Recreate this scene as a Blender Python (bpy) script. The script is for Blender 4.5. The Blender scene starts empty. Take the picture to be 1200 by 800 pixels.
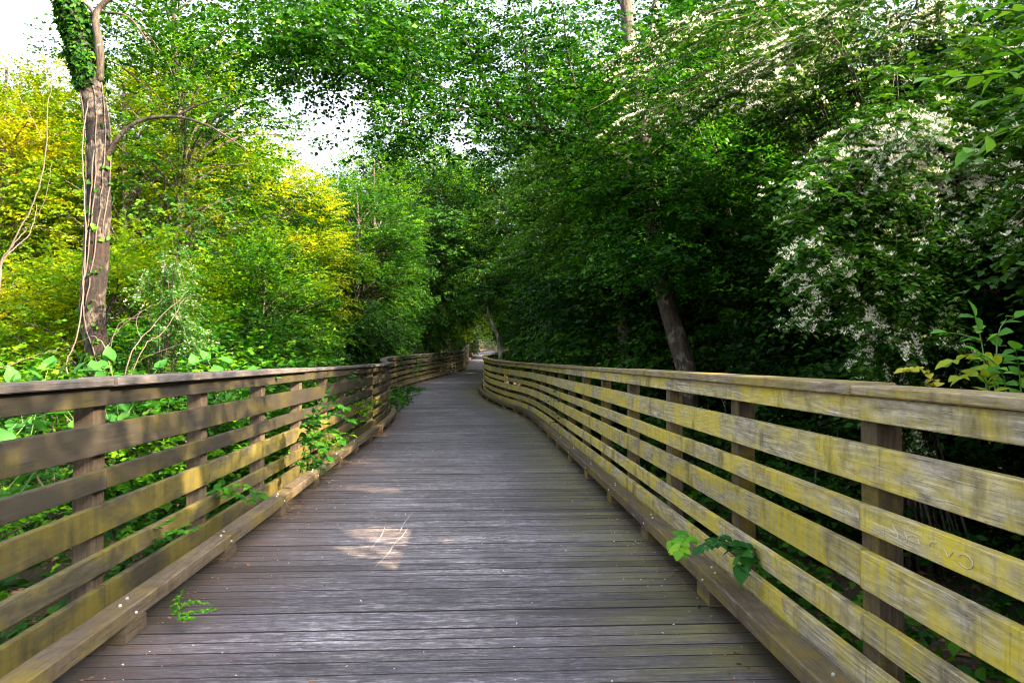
import bpy, math, random
import numpy as np
from mathutils import Vector, Matrix, Euler

# ------------------------------------------------------------------ camera, sky, sun, exposure
scn = bpy.context.scene
COL = scn.collection
F, CX, CY, CAMZ = 850.0, 600.0, 400.0, 1.48
YAW = math.atan(40 / F); PITCH = math.atan(21 / F)
cam_d = bpy.data.cameras.new('camera'); cam = bpy.data.objects.new('camera', cam_d); COL.objects.link(cam)
cam_d.sensor_width = 36; cam_d.lens = 36 * F / 1200; cam_d.clip_end = 1200; cam_d.clip_start = 0.05
cam.location = (0, 0, CAMZ); cam.rotation_euler = (math.pi / 2 + PITCH, 0, -YAW)
scn.camera = cam
SUN_AZ, SUN_EL = math.radians(120), math.radians(30)
w = bpy.data.worlds.new('World'); scn.world = w; w.use_nodes = True
nt = w.node_tree; bg = nt.nodes['Background']
sky = nt.nodes.new('ShaderNodeTexSky'); sky.sky_type = 'NISHITA'; sky.sun_disc = False
sky.sun_elevation = SUN_EL; sky.sun_rotation = SUN_AZ; sky.air_density = .8; sky.dust_density = 6.0; sky.ozone_density = .4
hz = nt.nodes.new('ShaderNodeHueSaturation'); hz.inputs['Saturation'].default_value = .4; hz.inputs['Value'].default_value = 1.15   # thin white overcast veil
nt.links.new(sky.outputs[0], hz.inputs['Color']); nt.links.new(hz.outputs[0], bg.inputs[0]); bg.inputs[1].default_value = 0.15
sd = bpy.data.lights.new('sun', 'SUN'); sd.energy = 5.0; sd.angle = math.radians(0.5); sd.color = (1.0, 0.75, 0.46)
so = bpy.data.objects.new('sun', sd); COL.objects.link(so)
sv = Vector((math.sin(SUN_AZ) * math.cos(SUN_EL), math.cos(SUN_AZ) * math.cos(SUN_EL), math.sin(SUN_EL)))
so.rotation_euler = sv.to_track_quat('Z', 'Y').to_euler(); so.location = (20, -15, 30)
scn.view_settings.view_transform = 'Standard'; scn.view_settings.look = 'None'
scn.view_settings.gamma = 1; scn.view_settings.exposure = 2.45; scn.view_settings.use_curve_mapping = False
scn.render.engine = 'CYCLES'
scn.cycles.use_denoising = True; scn.cycles.max_bounces = 7; scn.cycles.diffuse_bounces = 4
scn.cycles.transmission_bounces = 4; scn.cycles.glossy_bounces = 2
scn.cycles.caustics_reflective = False; scn.cycles.caustics_refractive = False
scn.cycles.sample_clamp_indirect = 8; scn.cycles.filter_width = 1.1; scn.cycles.denoising_prefilter = 'FAST'

rng = np.random.default_rng(7)
random.seed(7)

# ------------------------------------------------------------------ helpers
_cy, _sy, _cp, _sp = math.cos(YAW), math.sin(YAW), math.cos(PITCH), math.sin(PITCH)
def at(px, py, Y):
    """world point seen at a photo position, at the forward distance Y"""
    u, v = (px - CX) / F, (CY - py) / F
    f = np.array([_sy * _cp, _cy * _cp, _sp]); r = np.array([_cy, -_sy, 0.0]); up = np.array([-_sy * _sp, -_cy * _sp, _cp])
    d = f + r * u + up * v
    return np.array([0, 0, CAMZ]) + d * (Y / d[1])

def vnoise(x, y, s=0):
    """smooth 2D value noise, arrays, about -1..1"""
    x = np.asarray(x, float); y = np.asarray(y, float)
    xi, yi = np.floor(x), np.floor(y); fx, fy = x - xi, y - yi
    def h(a, b):
        v = np.sin(a * 127.1 + b * 311.7 + s * 74.7) * 43758.5453
        return (v - np.floor(v)) * 2 - 1
    fx = fx * fx * (3 - 2 * fx); fy = fy * fy * (3 - 2 * fy)
    return (h(xi, yi) * (1 - fx) + h(xi + 1, yi) * fx) * (1 - fy) + (h(xi, yi + 1) * (1 - fx) + h(xi + 1, yi + 1) * fx) * fy

def norm(a): return a / np.maximum(np.linalg.norm(a, axis=-1, keepdims=True), 1e-9)

class MB:
    """collects verts / faces / uvs / per-face tint and links them as ONE mesh"""
    def __init__(s): s.v = []; s.f = []; s.n = 0; s.uv = []; s.t = []; s.m = []
    def add(s, v, faces, uv=None, tint=0.5, mat=0):
        v = np.asarray(v, float).reshape(-1, 3)
        s.v.append(v)
        for i, f in enumerate(faces):
            s.f.append(tuple(int(k) + s.n for k in f))
            if uv is not None: s.uv.extend([tuple(uv[k]) for k in f] if not isinstance(uv[0][0], (tuple, list)) else list(uv[i]))
            else: s.uv.extend([(v[k][0], v[k][1]) for k in f])
            s.t.append(tint); s.m.append(mat)
        s.n += len(v)
    def mesh(s, name, mats, smooth=False):
        me = bpy.data.meshes.new(name)
        me.from_pydata(np.concatenate(s.v).tolist(), [], s.f)
        uvl = me.uv_layers.new(name='UVMap'); uvl.data.foreach_set('uv', np.array(s.uv, dtype=np.float32).ravel())
        a = me.attributes.new('tint', 'FLOAT', 'FACE'); a.data.foreach_set('value', np.array(s.t, dtype=np.float32))
        for m in (mats if isinstance(mats, (list, tuple)) else [mats]): me.materials.append(m)
        me.polygons.foreach_set('material_index', np.array(s.m, dtype=np.int32))
        me.polygons.foreach_set('use_smooth', np.full(len(s.f), smooth))
        me.update(); return me
    def build(s, name, mats, parent=None, smooth=False):
        return obj(name, s.mesh(name, mats, smooth), parent)

def obj(name, me, parent=None, loc=(0, 0, 0), rz=0.0, sc=1.0):
    o = bpy.data.objects.new(name, me); COL.objects.link(o)
    o.location = loc; o.rotation_euler = (0, 0, rz); o.scale = (sc, sc, sc) if np.isscalar(sc) else sc
    if parent is not None: o.parent = parent
    return o
def tag(o, label=None, cat=None, group=None, kind=None):
    if label: o['label'] = label
    if cat: o['category'] = cat
    if group: o['group'] = group
    if kind: o['kind'] = kind
    return o
def empty(name, loc=(0, 0, 0), rz=0.0, sc=1.0): return obj(name, None, None, loc, rz, sc)

def tube(mb, pts, rad, n=8, tint=0.5, wob=0.0, cap=True, mat=0):
    pts = np.asarray(pts, float); m = len(pts)
    rad = np.full(m, rad) if np.isscalar(rad) else np.asarray(rad, float)
    tan = norm(np.gradient(pts, axis=0))
    ref = np.array([0.3, 1.0, 0.05]) if abs(tan[0][1]) < 0.8 else np.array([1.0, 0, 0.1])
    side = norm(np.cross(tan, ref)); up = np.cross(side, tan)
    ang = np.linspace(0, 2 * math.pi, n, endpoint=False)
    L = np.concatenate([[0], np.cumsum(np.linalg.norm(np.diff(pts, axis=0), axis=1))])
    V = []
    for i in range(m):
        rr = rad[i] * (1 + wob * rng.uniform(-1, 1, n))
        V.append(pts[i] + (np.cos(ang)[:, None] * side[i] + np.sin(ang)[:, None] * up[i]) * rr[:, None])
    V = np.concatenate(V); fs = []; uv = []
    for i in range(m - 1):
        for k in range(n):
            k2 = (k + 1) % n
            fs.append((i * n + k, i * n + k2, (i + 1) * n + k2, (i + 1) * n + k))
            c = 2 * math.pi * rad[i] / n
            uv.append([(L[i], k * c), (L[i], (k + 1) * c), (L[i + 1], (k + 1) * c), (L[i + 1], k * c)])
    if cap:
        fs.append(tuple(range(n - 1, -1, -1))); uv.append([(0, 0)] * n)
        fs.append(tuple(range((m - 1) * n, m * n))); uv.append([(0, 0)] * n)
    mb.add(V, fs, uv, tint, mat)

def spline(P, n=12):
    """Catmull-Rom through P"""
    P = np.asarray(P, float); P = np.vstack([2 * P[0] - P[1], P, 2 * P[-1] - P[-2]]); out = []
    for i in range(1, len(P) - 2):
        for t in np.linspace(0, 1, n, endpoint=False):
            a, b, c, d = P[i - 1], P[i], P[i + 1], P[i + 2]
            out.append(0.5 * ((2 * b) + (c - a) * t + (2 * a - 5 * b + 4 * c - d) * t * t + (3 * b - a - 3 * c + d) * t ** 3))
    out.append(P[-2]); return np.array(out)

# --- leaf templates: (x across, y along, z normal); unit length
def _tpl(rows, fold=0.18, droop=0.12):
    v = [(0, 0, 0)]; f = []
    for (y, wd) in rows: v += [(-wd, y, fold * wd * 2 - droop * y * y), (0, y, -droop * y * y), (wd, y, fold * wd * 2 - droop * y * y)]
    v.append((0, 1, -droop)); n = len(rows)
    f += [(0, 2, 1), (0, 3, 2)]
    for i in range(n - 1):
        a = 1 + 3 * i; f += [(a, a + 1, a + 4, a + 3), (a + 1, a + 2, a + 5, a + 4)]
    a = 1 + 3 * (n - 1); T = len(v) - 1; f += [(a, a + 1, T), (a + 1, a + 2, T)]
    return np.array(v, float), f
T_RH = (np.array([(0, 0, 0), (-.33, .45, .07), (0, 1, -.08), (.33, .45, .07)], float), [(0, 3, 2), (0, 2, 1)])
T_OV = _tpl([(.22, .2), (.5, .27), (.78, .15)])
T_HEART = _tpl([(-.08, .3), (.18, .44), (.5, .38), (.8, .15)], .12, .18)
T_WIDE = _tpl([(.12, .22), (.4, .36), (.72, .22)], .14, .15)
T_PETAL = (np.array([(0, 0, 0), (-.09, .6, .0), (0, 1, -.15), (.09, .6, .0)], float), [(0, 3, 2), (0, 2, 1)])

class Leaves:
    """vectorised leaf cloud -> one mesh"""
    def __init__(s): s.parts = []
    def add(s, tpl, pos, d, nrm, size, tint, mat=0):
        tv, tf = tpl; n = len(pos)
        if n == 0: return
        d = norm(d); x = norm(np.cross(d, nrm)); z = np.cross(x, d)
        size = np.broadcast_to(size, (n,)); tint = np.broadcast_to(tint, (n,))
        V = pos[:, None, :] + size[:, None, None] * (tv[None, :, 0:1] * x[:, None, :] + tv[None, :, 1:2] * d[:, None, :] + tv[None, :, 2:3] * z[:, None, :])
        s.parts.append((V, tf, tint, mat))
    def mesh(s, name, mats):
        Vs = []; loops = []; starts = []; tints = []; mi = []; base = 0; ls = 0
        for V, tf, tint, mat in s.parts:
            n, k, _ = V.shape; Vs.append(V.reshape(-1, 3)); off = base + np.arange(n) * k
            byl = {}
            for f in tf: byl.setdefault(len(f), []).append(f)
            for ln, fl in byl.items():
                fa = np.array(fl); A = (off[:, None, None] + fa[None]).reshape(-1, ln)
                loops.append(A.ravel()); cnt = len(A); starts.append(ls + np.arange(cnt) * ln); ls += cnt * ln
                tints.append(np.repeat(tint, len(fl))); mi.append(np.full(cnt, mat))
            base += n * k
        V = np.concatenate(Vs).astype(np.float32); L = np.concatenate(loops).astype(np.int32); S = np.concatenate(starts).astype(np.int32)
        me = bpy.data.meshes.new(name); me.vertices.add(len(V)); me.vertices.foreach_set('co', V.ravel())
        me.loops.add(len(L)); me.loops.foreach_set('vertex_index', L)
        me.polygons.add(len(S)); me.polygons.foreach_set('loop_start', S)
        a = me.attributes.new('tint', 'FLOAT', 'FACE'); a.data.foreach_set('value', np.concatenate(tints).astype(np.float32))
        for m in (mats if isinstance(mats, (list, tuple)) else [mats]): me.materials.append(m)
        me.polygons.foreach_set('material_index', np.concatenate(mi).astype(np.int32))
        me.update(calc_edges=True); return me
    def build(s, name, mats, parent=None): return obj(name, s.mesh(name, mats), parent)

def sprays(L, C, D, length, k, leaf, tpl=T_RH, tint=0.5, tvar=0.25, flat=0.75, droop=0.25, mat=0):
    """leafy twigs: at each C, along D, k leaves either side, faces mostly up"""
    n = len(C)
    if n == 0: return
    D = norm(D); t = (np.arange(k) + 0.6) / k
    side0 = norm(np.cross(D, np.array([0, 0, 1.0])) + 1e-3)
    sgn = np.where(np.arange(k) % 2 == 0, 1.0, -1.0)
    ln = length * rng.uniform(.7, 1.3, n)
    pos = C[:, None, :] + D[:, None, :] * (ln[:, None] * t[None, :])[:, :, None]
    pos[:, :, 2] -= droop * (ln[:, None] * t[None, :] ** 2)
    pos += rng.normal(0, leaf * .16, pos.shape)
    dr = D[:, None, :] * .55 + side0[:, None, :] * sgn[None, :, None] * .9 + rng.normal(0, .24, (n, k, 3)); dr[:, :, 2] -= droop * .8
    nr = np.array([0, 0, 1.0]) * flat + rng.normal(0, .32, (n, k, 3)) + rng.normal(0, .22, (n, 1, 3)) + D[:, None, :] * .25
    tt = np.broadcast_to(tint, (n,))[:, None] + rng.normal(0, tvar, (n, k)) * .45 + rng.normal(0, tvar * .8, (n, 1))
    L.add(tpl, pos.reshape(-1, 3), dr.reshape(-1, 3), nr.reshape(-1, 3), (leaf * rng.uniform(.5, 1.35, (n, k))).ravel(), np.clip(tt, 0, 1).ravel(), mat)

# ------------------------------------------------------------------ materials
def newmat(name):
    m = bpy.data.materials.new(name); m.use_nodes = True; nt = m.node_tree
    for n in list(nt.nodes): nt.nodes.remove(n)
    return m, nt, nt.nodes.new('ShaderNodeOutputMaterial')
class G:
    """tiny node-graph helper"""
    def __init__(s, nt): s.nt = nt
    def n(s, t, **kw):
        nd = s.nt.nodes.new(t)
        for k, v in kw.items(): setattr(nd, k, v)
        return nd
    def link(s, a, b): s.nt.links.new(a, b)
    def val(s, sock, v):
        if hasattr(v, 'node'): s.link(v, sock)
        else: sock.default_value = v
    def math(s, op, a, b=0.0, clamp=False):
        nd = s.n('ShaderNodeMath', operation=op, use_clamp=clamp); s.val(nd.inputs[0], a); s.val(nd.inputs[1], b); return nd.outputs[0]
    def mix(s, f, a, b, bt='MIX'):
        nd = s.n('ShaderNodeMix', data_type='RGBA', blend_type=bt); s.val(nd.inputs[0], f)
        for sk, v in ((nd.inputs[6], a), (nd.inputs[7], b)):
            if hasattr(v, 'node'): s.link(v, sk)
            else: sk.default_value = (*v, 1) if len(v) == 3 else v
        return nd.outputs[2]
    def ramp(s, f, stops):
        nd = s.n('ShaderNodeValToRGB'); s.link(f, nd.inputs[0]); el = nd.color_ramp.elements
        while len(el) < len(stops): el.new(0.5)
        for e, (p, c) in zip(el, stops): e.position = p; e.color = (*c, 1) if len(c) == 3 else c
        return nd.outputs[0]
    def mr(s, f, a, b, c=0.0, d=1.0):
        nd = s.n('ShaderNodeMapRange'); s.link(f, nd.inputs[0])
        for i, v in enumerate((a, b, c, d)): nd.inputs[i + 1].default_value = v
        return nd.outputs[0]
    def mapped(s, src, sc, loc=(0, 0, 0)):
        nd = s.n('ShaderNodeMapping'); s.link(src, nd.inputs[0]); nd.inputs['Scale'].default_value = sc; nd.inputs['Location'].default_value = loc; return nd.outputs[0]
    def noise(s, vec, scale, detail=4, rough=.55, dist=0.0, dims='3D'):
        nd = s.n('ShaderNodeTexNoise', noise_dimensions=dims); s.link(vec, nd.inputs['Vector']); nd.inputs['Scale'].default_value = scale
        nd.inputs['Detail'].default_value = detail; nd.inputs['Roughness'].default_value = rough; nd.inputs['Distortion'].default_value = dist
        return nd.outputs[0]
    def attr(s, name): return s.n('ShaderNodeAttribute', attribute_name=name).outputs['Fac']

def leaf_mat(name, dark, light, hot, trans=0.4, use_obj=True, rough=.55, spec=.22):
    m, nt, out = newmat(name); g = G(nt)
    t = g.attr('tint')
    c = g.ramp(t, [(0.0, dark), (0.55, light), (1.0, hot)])
    if use_obj:
        oi = g.n('ShaderNodeObjectInfo'); c = g.mix(1.0, c, oi.outputs['Color'], 'MULTIPLY')
    p = g.n('ShaderNodeBsdfPrincipled'); g.link(c, p.inputs['Base Color']); p.inputs['Roughness'].default_value = rough
    p.inputs['Specular IOR Level'].default_value = spec
    tr = g.n('ShaderNodeBsdfTranslucent')
    c2 = g.mix(1.0, c, (1.35, 1.25, .45), 'MULTIPLY'); g.link(c2, tr.inputs[0])
    ms = g.n('ShaderNodeMixShader'); ms.inputs[0].default_value = trans
    g.link(p.outputs[0], ms.inputs[1]); g.link(tr.outputs[0], ms.inputs[2]); g.link(ms.outputs[0], out.inputs[0])
    return m

def flat_mat(name, col, rough=.7, var=.25, scale=8, trans=0.0):
    m, nt, out = newmat(name); g = G(nt)
    tc = g.n('ShaderNodeTexCoord'); nz = g.noise(tc.outputs['Object'], scale)
    a = tuple(max(0, c * (1 - var)) for c in col); b = tuple(min(1, c * (1 + var)) for c in col)
    c = g.mix(nz, a, b); p = g.n('ShaderNodeBsdfPrincipled'); g.link(c, p.inputs['Base Color']); p.inputs['Roughness'].default_value = rough
    if trans:
        tr = g.n('ShaderNodeBsdfTranslucent'); g.link(c, tr.inputs[0]); ms = g.n('ShaderNodeMixShader'); ms.inputs[0].default_value = trans
        g.link(p.outputs[0], ms.inputs[1]); g.link(tr.outputs[0], ms.inputs[2]); g.link(ms.outputs[0], out.inputs[0])
    else: g.link(p.outputs[0], out.inputs[0])
    return m

def bark_mat(name, c0, c1, lich=(.42, .42, .36), lamt=.5, moss=None, scale=1.0):
    m, nt, out = newmat(name); g = G(nt)
    tc = g.n('ShaderNodeTexCoord'); v = tc.outputs['Object']
    ridg = g.noise(g.mapped(v, (9 * scale, 9 * scale, 1.6 * scale)), 2.2, 6, .65, .6)
    c = g.ramp(ridg, [(0.34, tuple(x * .35 for x in c0)), (0.5, c0), (0.68, c1)])
    blot = g.noise(v, 3.4 * scale, 5, .6, .8)
    lm = g.mr(blot, .56 - .12 * lamt, .63 - .12 * lamt, 0, .85)
    c = g.mix(g.math('MULTIPLY', lm, g.mr(ridg, .35, .55)), c, lich)
    if moss: c = g.mix(g.mr(g.noise(v, 2.1, 3), .5, .62, 0, .8), c, moss)
    p = g.n('ShaderNodeBsdfPrincipled'); g.link(c, p.inputs['Base Color']); p.inputs['Roughness'].default_value = .9
    b = g.n('ShaderNodeBump'); b.inputs['Strength'].default_value = .9; b.inputs['Distance'].default_value = .03; g.link(ridg, b.inputs['Height']); g.link(b.outputs[0], p.inputs['Normal'])
    g.link(p.outputs[0], out.inputs[0]); return m

def wood_mat(name, base_a, base_b, algae, alg_amt, dark=(.05, .045, .035), vert_streak=True, bump=.35, alg2=None):
    """weathered board; UV = metres along, metres across; tint per board"""
    m, nt, out = newmat(name); g = G(nt)
    uv = g.n('ShaderNodeUVMap', uv_map='UVMap').outputs[0]; t = g.attr('tint')
    off = g.n('ShaderNodeCombineXYZ'); g.link(g.math('MULTIPLY', t, 37.3), off.inputs[0]); g.link(g.math('MULTIPLY', t, 91.7), off.inputs[1]); g.link(g.math('MULTIPLY', t, 53.1), off.inputs[2])
    va = g.n('ShaderNodeVectorMath', operation='ADD'); g.link(uv, va.inputs[0]); g.link(off.outputs[0], va.inputs[1]); v = va.outputs[0]
    # cathedral grain: rings through a stretched, warped field
    warp = g.noise(g.mapped(v, (.9, 5, 1)), 1.0, 2, .5)
    field = g.noise(g.mapped(v, (.55, 7.5, 1)), 1.0, 1.5, .4, .35)
    ring = g.math('SINE', g.math('MULTIPLY', field, 95.0)); ring = g.mr(ring, -1, 1)
    fine = g.noise(g.mapped(v, (6, 120, 1)), 1.0, 5, .65)
    big = g.noise(g.mapped(v, (1.3, 4, 1)), 1.0, 4, .6)
    c = g.mix(big, base_a, base_b)
    c = g.mix(g.math('MULTIPLY', ring, .45), c, dark)
    c = g.mix(g.mr(fine, .52, .72, 0, .5), c, dark)
    c = g.mix(g.mr(g.noise(g.mapped(v, (2.2, 60, 1)), 1.0, 3), .58, .72, 0, .4), c, tuple(min(1, x * 1.5) for x in base_b))
    ck = g.noise(g.mapped(v, (1.0, 38, 1), (5, 1, 3)), 1.0, 5, .6); c = g.mix(g.mr(g.math('ABSOLUTE', g.math('SUBTRACT', ck, .5)), .005, .014, .75, 0), c, tuple(x * .5 for x in dark))
    mo = g.noise(g.mapped(v, (12, 30, 1)), 1.0, 7, .75); c = g.mix(g.mr(mo, .36, .58, .55, 0), c, dark)
    # knots
    vo = g.n('ShaderNodeTexVoronoi'); g.link(g.mapped(v, (1.5, 6, 1)), vo.inputs['Vector']); vo.inputs['Scale'].default_value = 1.0
    c = g.mix(g.mr(vo.outputs['Distance'], .045, .10, .75, 0), c, tuple(x * .8 for x in dark))
    # algae in patches and vertical runs
    a1 = g.noise(g.mapped(v, (1.7, 3.5, 1), (3, 8, 0)), 1.0, 5, .62, .4)
    am = g.mr(a1, .62 - .35 * alg_amt, .80 - .35 * alg_amt, 0, 1)
    if vert_streak:
        st = g.noise(g.mapped(v, (22, 1.2, 1), (1, 5, 2)), 1.0, 3, .6)
        am = g.math('MULTIPLY', am, g.mr(st, .3, .6, .45, 1.0), True)
    c = g.mix(g.math('MULTIPLY', am, .85), c, g.mix(fine, algae, alg2 or tuple(x * .6 for x in algae)))
    # water stains
    wsn = g.noise(g.mapped(v, (5, 2.2, 1), (9, 1, 4)), 1.0, 5, .65)
    c = g.mix(g.mr(wsn, .54, .68, 0, .7), c, dark)
    c = g.mix(g.mr(g.noise(g.mapped(v, (30, 2.5, 1), (7, 2, 8)), 1.0, 4, .6), .60, .74, 0, .5), c, dark)
    sp = g.noise(v, 90, 2); c = g.mix(g.mr(sp, .68, .74, 0, .6), c, dark)
    hs = g.n('ShaderNodeHueSaturation'); g.link(g.mr(t, 0, 1, .72, 1.22), hs.inputs['Value']); g.link(c, hs.inputs['Color'])
    p = g.n('ShaderNodeBsdfPrincipled'); g.link(hs.outputs[0], p.inputs['Base Color']); p.inputs['Roughness'].default_value = .82; p.inputs['Specular IOR Level'].default_value = .25
    hgt = g.math('ADD', g.math('MULTIPLY', fine, .7), g.math('MULTIPLY', ring, .3))
    b = g.n('ShaderNodeBump'); b.inputs['Strength'].default_value = bump; b.inputs['Distance'].default_value = .004; g.link(hgt, b.inputs['Height']); g.link(b.outputs[0], p.inputs['Normal'])
    g.link(p.outputs[0], out.inputs[0]); return m

def deck_mat():
    """UV = metres across, metres along"""
    m, nt, out = newmat('deck_boards'); g = G(nt)
    uv = g.n('ShaderNodeUVMap', uv_map='UVMap').outputs[0]; t = g.attr('tint')
    sp = g.n('ShaderNodeSeparateXYZ'); g.link(uv, sp.inputs[0]); X, Y = sp.outputs[0], sp.outputs[1]
    off = g.n('ShaderNodeCombineXYZ'); g.link(g.math('MULTIPLY', t, 57.0), off.inputs[0]); g.link(g.math('MULTIPLY', t, 13.0), off.inputs[2])
    va = g.n('ShaderNodeVectorMath', operation='ADD'); g.link(uv, va.inputs[0]); g.link(off.outputs[0], va.inputs[1]); vb = va.outputs[0]
    grain = g.noise(g.mapped(vb, (2.6, 60, 1)), 1.0, 8, .72)
    grain2 = g.noise(g.mapped(vb, (5, 190, 1)), 1.0, 3, .6)
    big = g.noise(g.mapped(uv, (.8, .9, 1)), 1.0, 4, .6)
    c = g.mix(g.mr(big, .35, .65), (.112, .104, .138), (.222, .212, .268))
    c = g.mix(g.mr(grain, .34, .58), (.06, .05, .056), c)
    c = g.mix(g.mr(grain2, .60, .78, 0, .5), c, (.03, .026, .03))
    # pale worn scuffs, long across the boards
    scf = g.noise(g.mapped(vb, (2.2, 22, 1), (4, 2, 0)), 1.0, 9, .78, .6)
    zone = g.noise(g.mapped(uv, (1.1, 1.6, 1), (7, 3, 0)), 1.0, 3, .6)
    mid = g.mr(g.math('ABSOLUTE', g.math('ADD', X, .15)), .5, 1.35, 1, .12)
    brk = g.mr(g.noise(g.mapped(vb, (16, 50, 1), (2, 7, 1)), 1.0, 6, .75), .40, .58)
    sm = g.math('MULTIPLY', g.math('MULTIPLY', g.math('MULTIPLY', g.mr(scf, .46, .56), brk), g.mr(zone, .36, .56, .32, 1)), mid, True)
    c = g.mix(g.math('MULTIPLY', sm, .95), c, (.60, .56, .60))
    ck = g.noise(g.mapped(vb, (1.1, 42, 1), (5, 1, 3)), 1.0, 5, .6); c = g.mix(g.mr(g.math('ABSOLUTE', g.math('SUBTRACT', ck, .5)), .006, .018, .8, 0), c, (.02, .016, .017))
    mo = g.noise(g.mapped(vb, (14, 34, 1)), 1.0, 7, .75); c = g.mix(g.mr(mo, .38, .60, .65, 0), c, (.035, .028, .030))
    gr = g.noise(g.mapped(uv, (.55, 1.2, 1), (3, 8, 0)), 1.0, 4, .6); c = g.mix(g.mr(gr, .45, .65, 0, .5), c, (.05, .042, .043))
    # fine pale speckle
    spk = g.noise(g.mapped(uv, (28, 60, 1)), 1.0, 3, .7); c = g.mix(g.math('MULTIPLY', g.mr(spk, .62, .72, 0, .5), mid, True), c, (.45, .42, .44))
    # algae green on the right margin, reddish dirt on the left one
    en = g.noise(g.mapped(uv, (1.5, 7, 1), (2, 2, 0)), 1.0, 5, .65)
    rm = g.math('MULTIPLY', g.mr(X, .7, 1.5), g.mr(en, .34, .56), True); c = g.mix(g.math('MULTIPLY', rm, .75), c, g.mix(grain, (.085, .085, .028), (.27, .25, .09)))
    lm = g.math('MULTIPLY', g.mr(X, -.85, -1.55), g.mr(en, .30, .58), True); c = g.mix(g.math('MULTIPLY', lm, .65), c, (.11, .07, .055))
    em = g.mr(g.math('ABSOLUTE', X), 1.45, 1.62, 0, .75); c = g.mix(em, c, (.045, .034, .022))
    hs = g.n('ShaderNodeHueSaturation'); g.link(g.mr(t, 0, 1, .66, 1.3), hs.inputs['Value']); g.link(c, hs.inputs['Color'])
    p = g.n('ShaderNodeBsdfPrincipled'); g.link(hs.outputs[0], p.inputs['Base Color']); g.link(g.mr(grain, .3, .7, .72, .5), p.inputs['Roughness']); p.inputs['Specular IOR Level'].default_value = .35
    b = g.n('ShaderNodeBump'); b.inputs['Strength'].default_value = .5; b.inputs['Distance'].default_value = .004; g.link(grain, b.inputs['Height']); g.link(b.outputs[0], p.inputs['Normal'])
    g.link(p.outputs[0], out.inputs[0]); return m

def soil_mat():
    m, nt, out = newmat('forest_soil'); g = G(nt); tc = g.n('ShaderNodeTexCoord').outputs['Object']
    a = g.noise(tc, 1.2, 5); b_ = g.noise(tc, 22, 5, .7)
    c = g.mix(a, (.035, .026, .016), (.07, .05, .028)); c = g.mix(g.mr(b_, .5, .7), c, (.15, .085, .045)); c = g.mix(g.mr(g.noise(tc, .7, 3), .5, .65, 0, .7), c, (.03, .05, .015))
    p = g.n('ShaderNodeBsdfPrincipled'); g.link(c, p.inputs['Base Color']); p.inputs['Roughness'].default_value = .95
    bm = g.n('ShaderNodeBump'); bm.inputs['Distance'].default_value = .03; g.link(b_, bm.inputs['Height']); g.link(bm.outputs[0], p.inputs['Normal'])
    g.link(p.outputs[0], out.inputs[0]); return m

M_groove = flat_mat('dark_groove', (.028, .023, .023), .95, .4, 12); M_deck = deck_mat(); M_soil = soil_mat()
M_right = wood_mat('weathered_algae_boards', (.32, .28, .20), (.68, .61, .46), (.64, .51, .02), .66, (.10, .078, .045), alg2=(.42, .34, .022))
M_left = wood_mat('weathered_olive_boards_shade_toned', (.022, .021, .016), (.048, .043, .032), (.085, .072, .010), .45, (.026, .021, .014), alg2=(.07, .058, .016))  # left boards: the shade on this side is darkened into the wood colour
M_left2 = wood_mat('weathered_yellow_olive_boards_shade_toned', (.045, .040, .025), (.100, .088, .055), (.175, .145, .014), .66, (.030, .025, .016), alg2=(.12, .10, .02))  # lower left boards: yellower wood, shade darkened into the colour as well
M_postr = wood_mat('post_timber_right', (.10, .075, .048), (.17, .13, .08), (.26, .20, .02), .5, (.05, .04, .03))
M_postl = wood_mat('post_timber_left', (.10, .075, .05), (.17, .13, .085), (.13, .11, .04), .25, (.05, .036, .024))
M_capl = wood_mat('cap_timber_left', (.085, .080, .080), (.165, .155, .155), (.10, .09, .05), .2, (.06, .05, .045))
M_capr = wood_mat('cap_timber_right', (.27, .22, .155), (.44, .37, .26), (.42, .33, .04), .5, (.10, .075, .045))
M_curb = wood_mat('kerb_timber', (.085, .068, .048), (.21, .17, .12), (.20, .155, .025), .45, (.055, .04, .03))
M_bolt = flat_mat('galvanised_bolt', (.42, .42, .40), .4, .1)
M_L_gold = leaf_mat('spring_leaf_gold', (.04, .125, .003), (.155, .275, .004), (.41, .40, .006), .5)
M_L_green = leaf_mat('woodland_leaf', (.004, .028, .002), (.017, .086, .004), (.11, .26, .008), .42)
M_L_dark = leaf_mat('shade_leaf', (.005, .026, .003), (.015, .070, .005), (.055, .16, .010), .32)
M_L_honey = leaf_mat('honeysuckle_leaf', (.010, .050, .006), (.032, .105, .010), (.09, .19, .02), .3)
M_L_big = leaf_mat('broad_vine_leaf', (.03, .12, .02), (.07, .22, .03), (.20, .36, .03), .42)
M_L_yel = leaf_mat('yellow_young_leaf', (.25, .30, .03), (.45, .42, .06), (.60, .50, .10), .45)
M_petal = flat_mat('cream_petal', (.96, .93, .76), .6, .04, 6, .25)
M_bark_l = bark_mat('lichen_bark', (.009, .005, .003), (.028, .012, .007), (.11, .09, .07), .42)
M_bark = bark_mat('brown_bark', (.055, .040, .028), (.10, .075, .055), (.2, .2, .16), .1)
M_bark_pale = bark_mat('pale_bark', (.20, .17, .13), (.34, .30, .24), (.48, .47, .40), .6)
M_twig = flat_mat('grey_twig', (.09, .07, .055), .85, .3)
M_twig_pale = flat_mat('pale_twig', (.12, .095, .075), .85, .3)
M_stem = flat_mat('green_stem', (.12, .20, .05), .6, .3)
M_litter = flat_mat('dead_leaf', (.20, .10, .05), .8, .5, 3)
M_chalk = flat_mat('chalk', (.58, .54, .38), .9, .3, 60)
M_scuff = flat_mat('scraped_pale_wood', (.36, .33, .32), .9, .6, 60)

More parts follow.
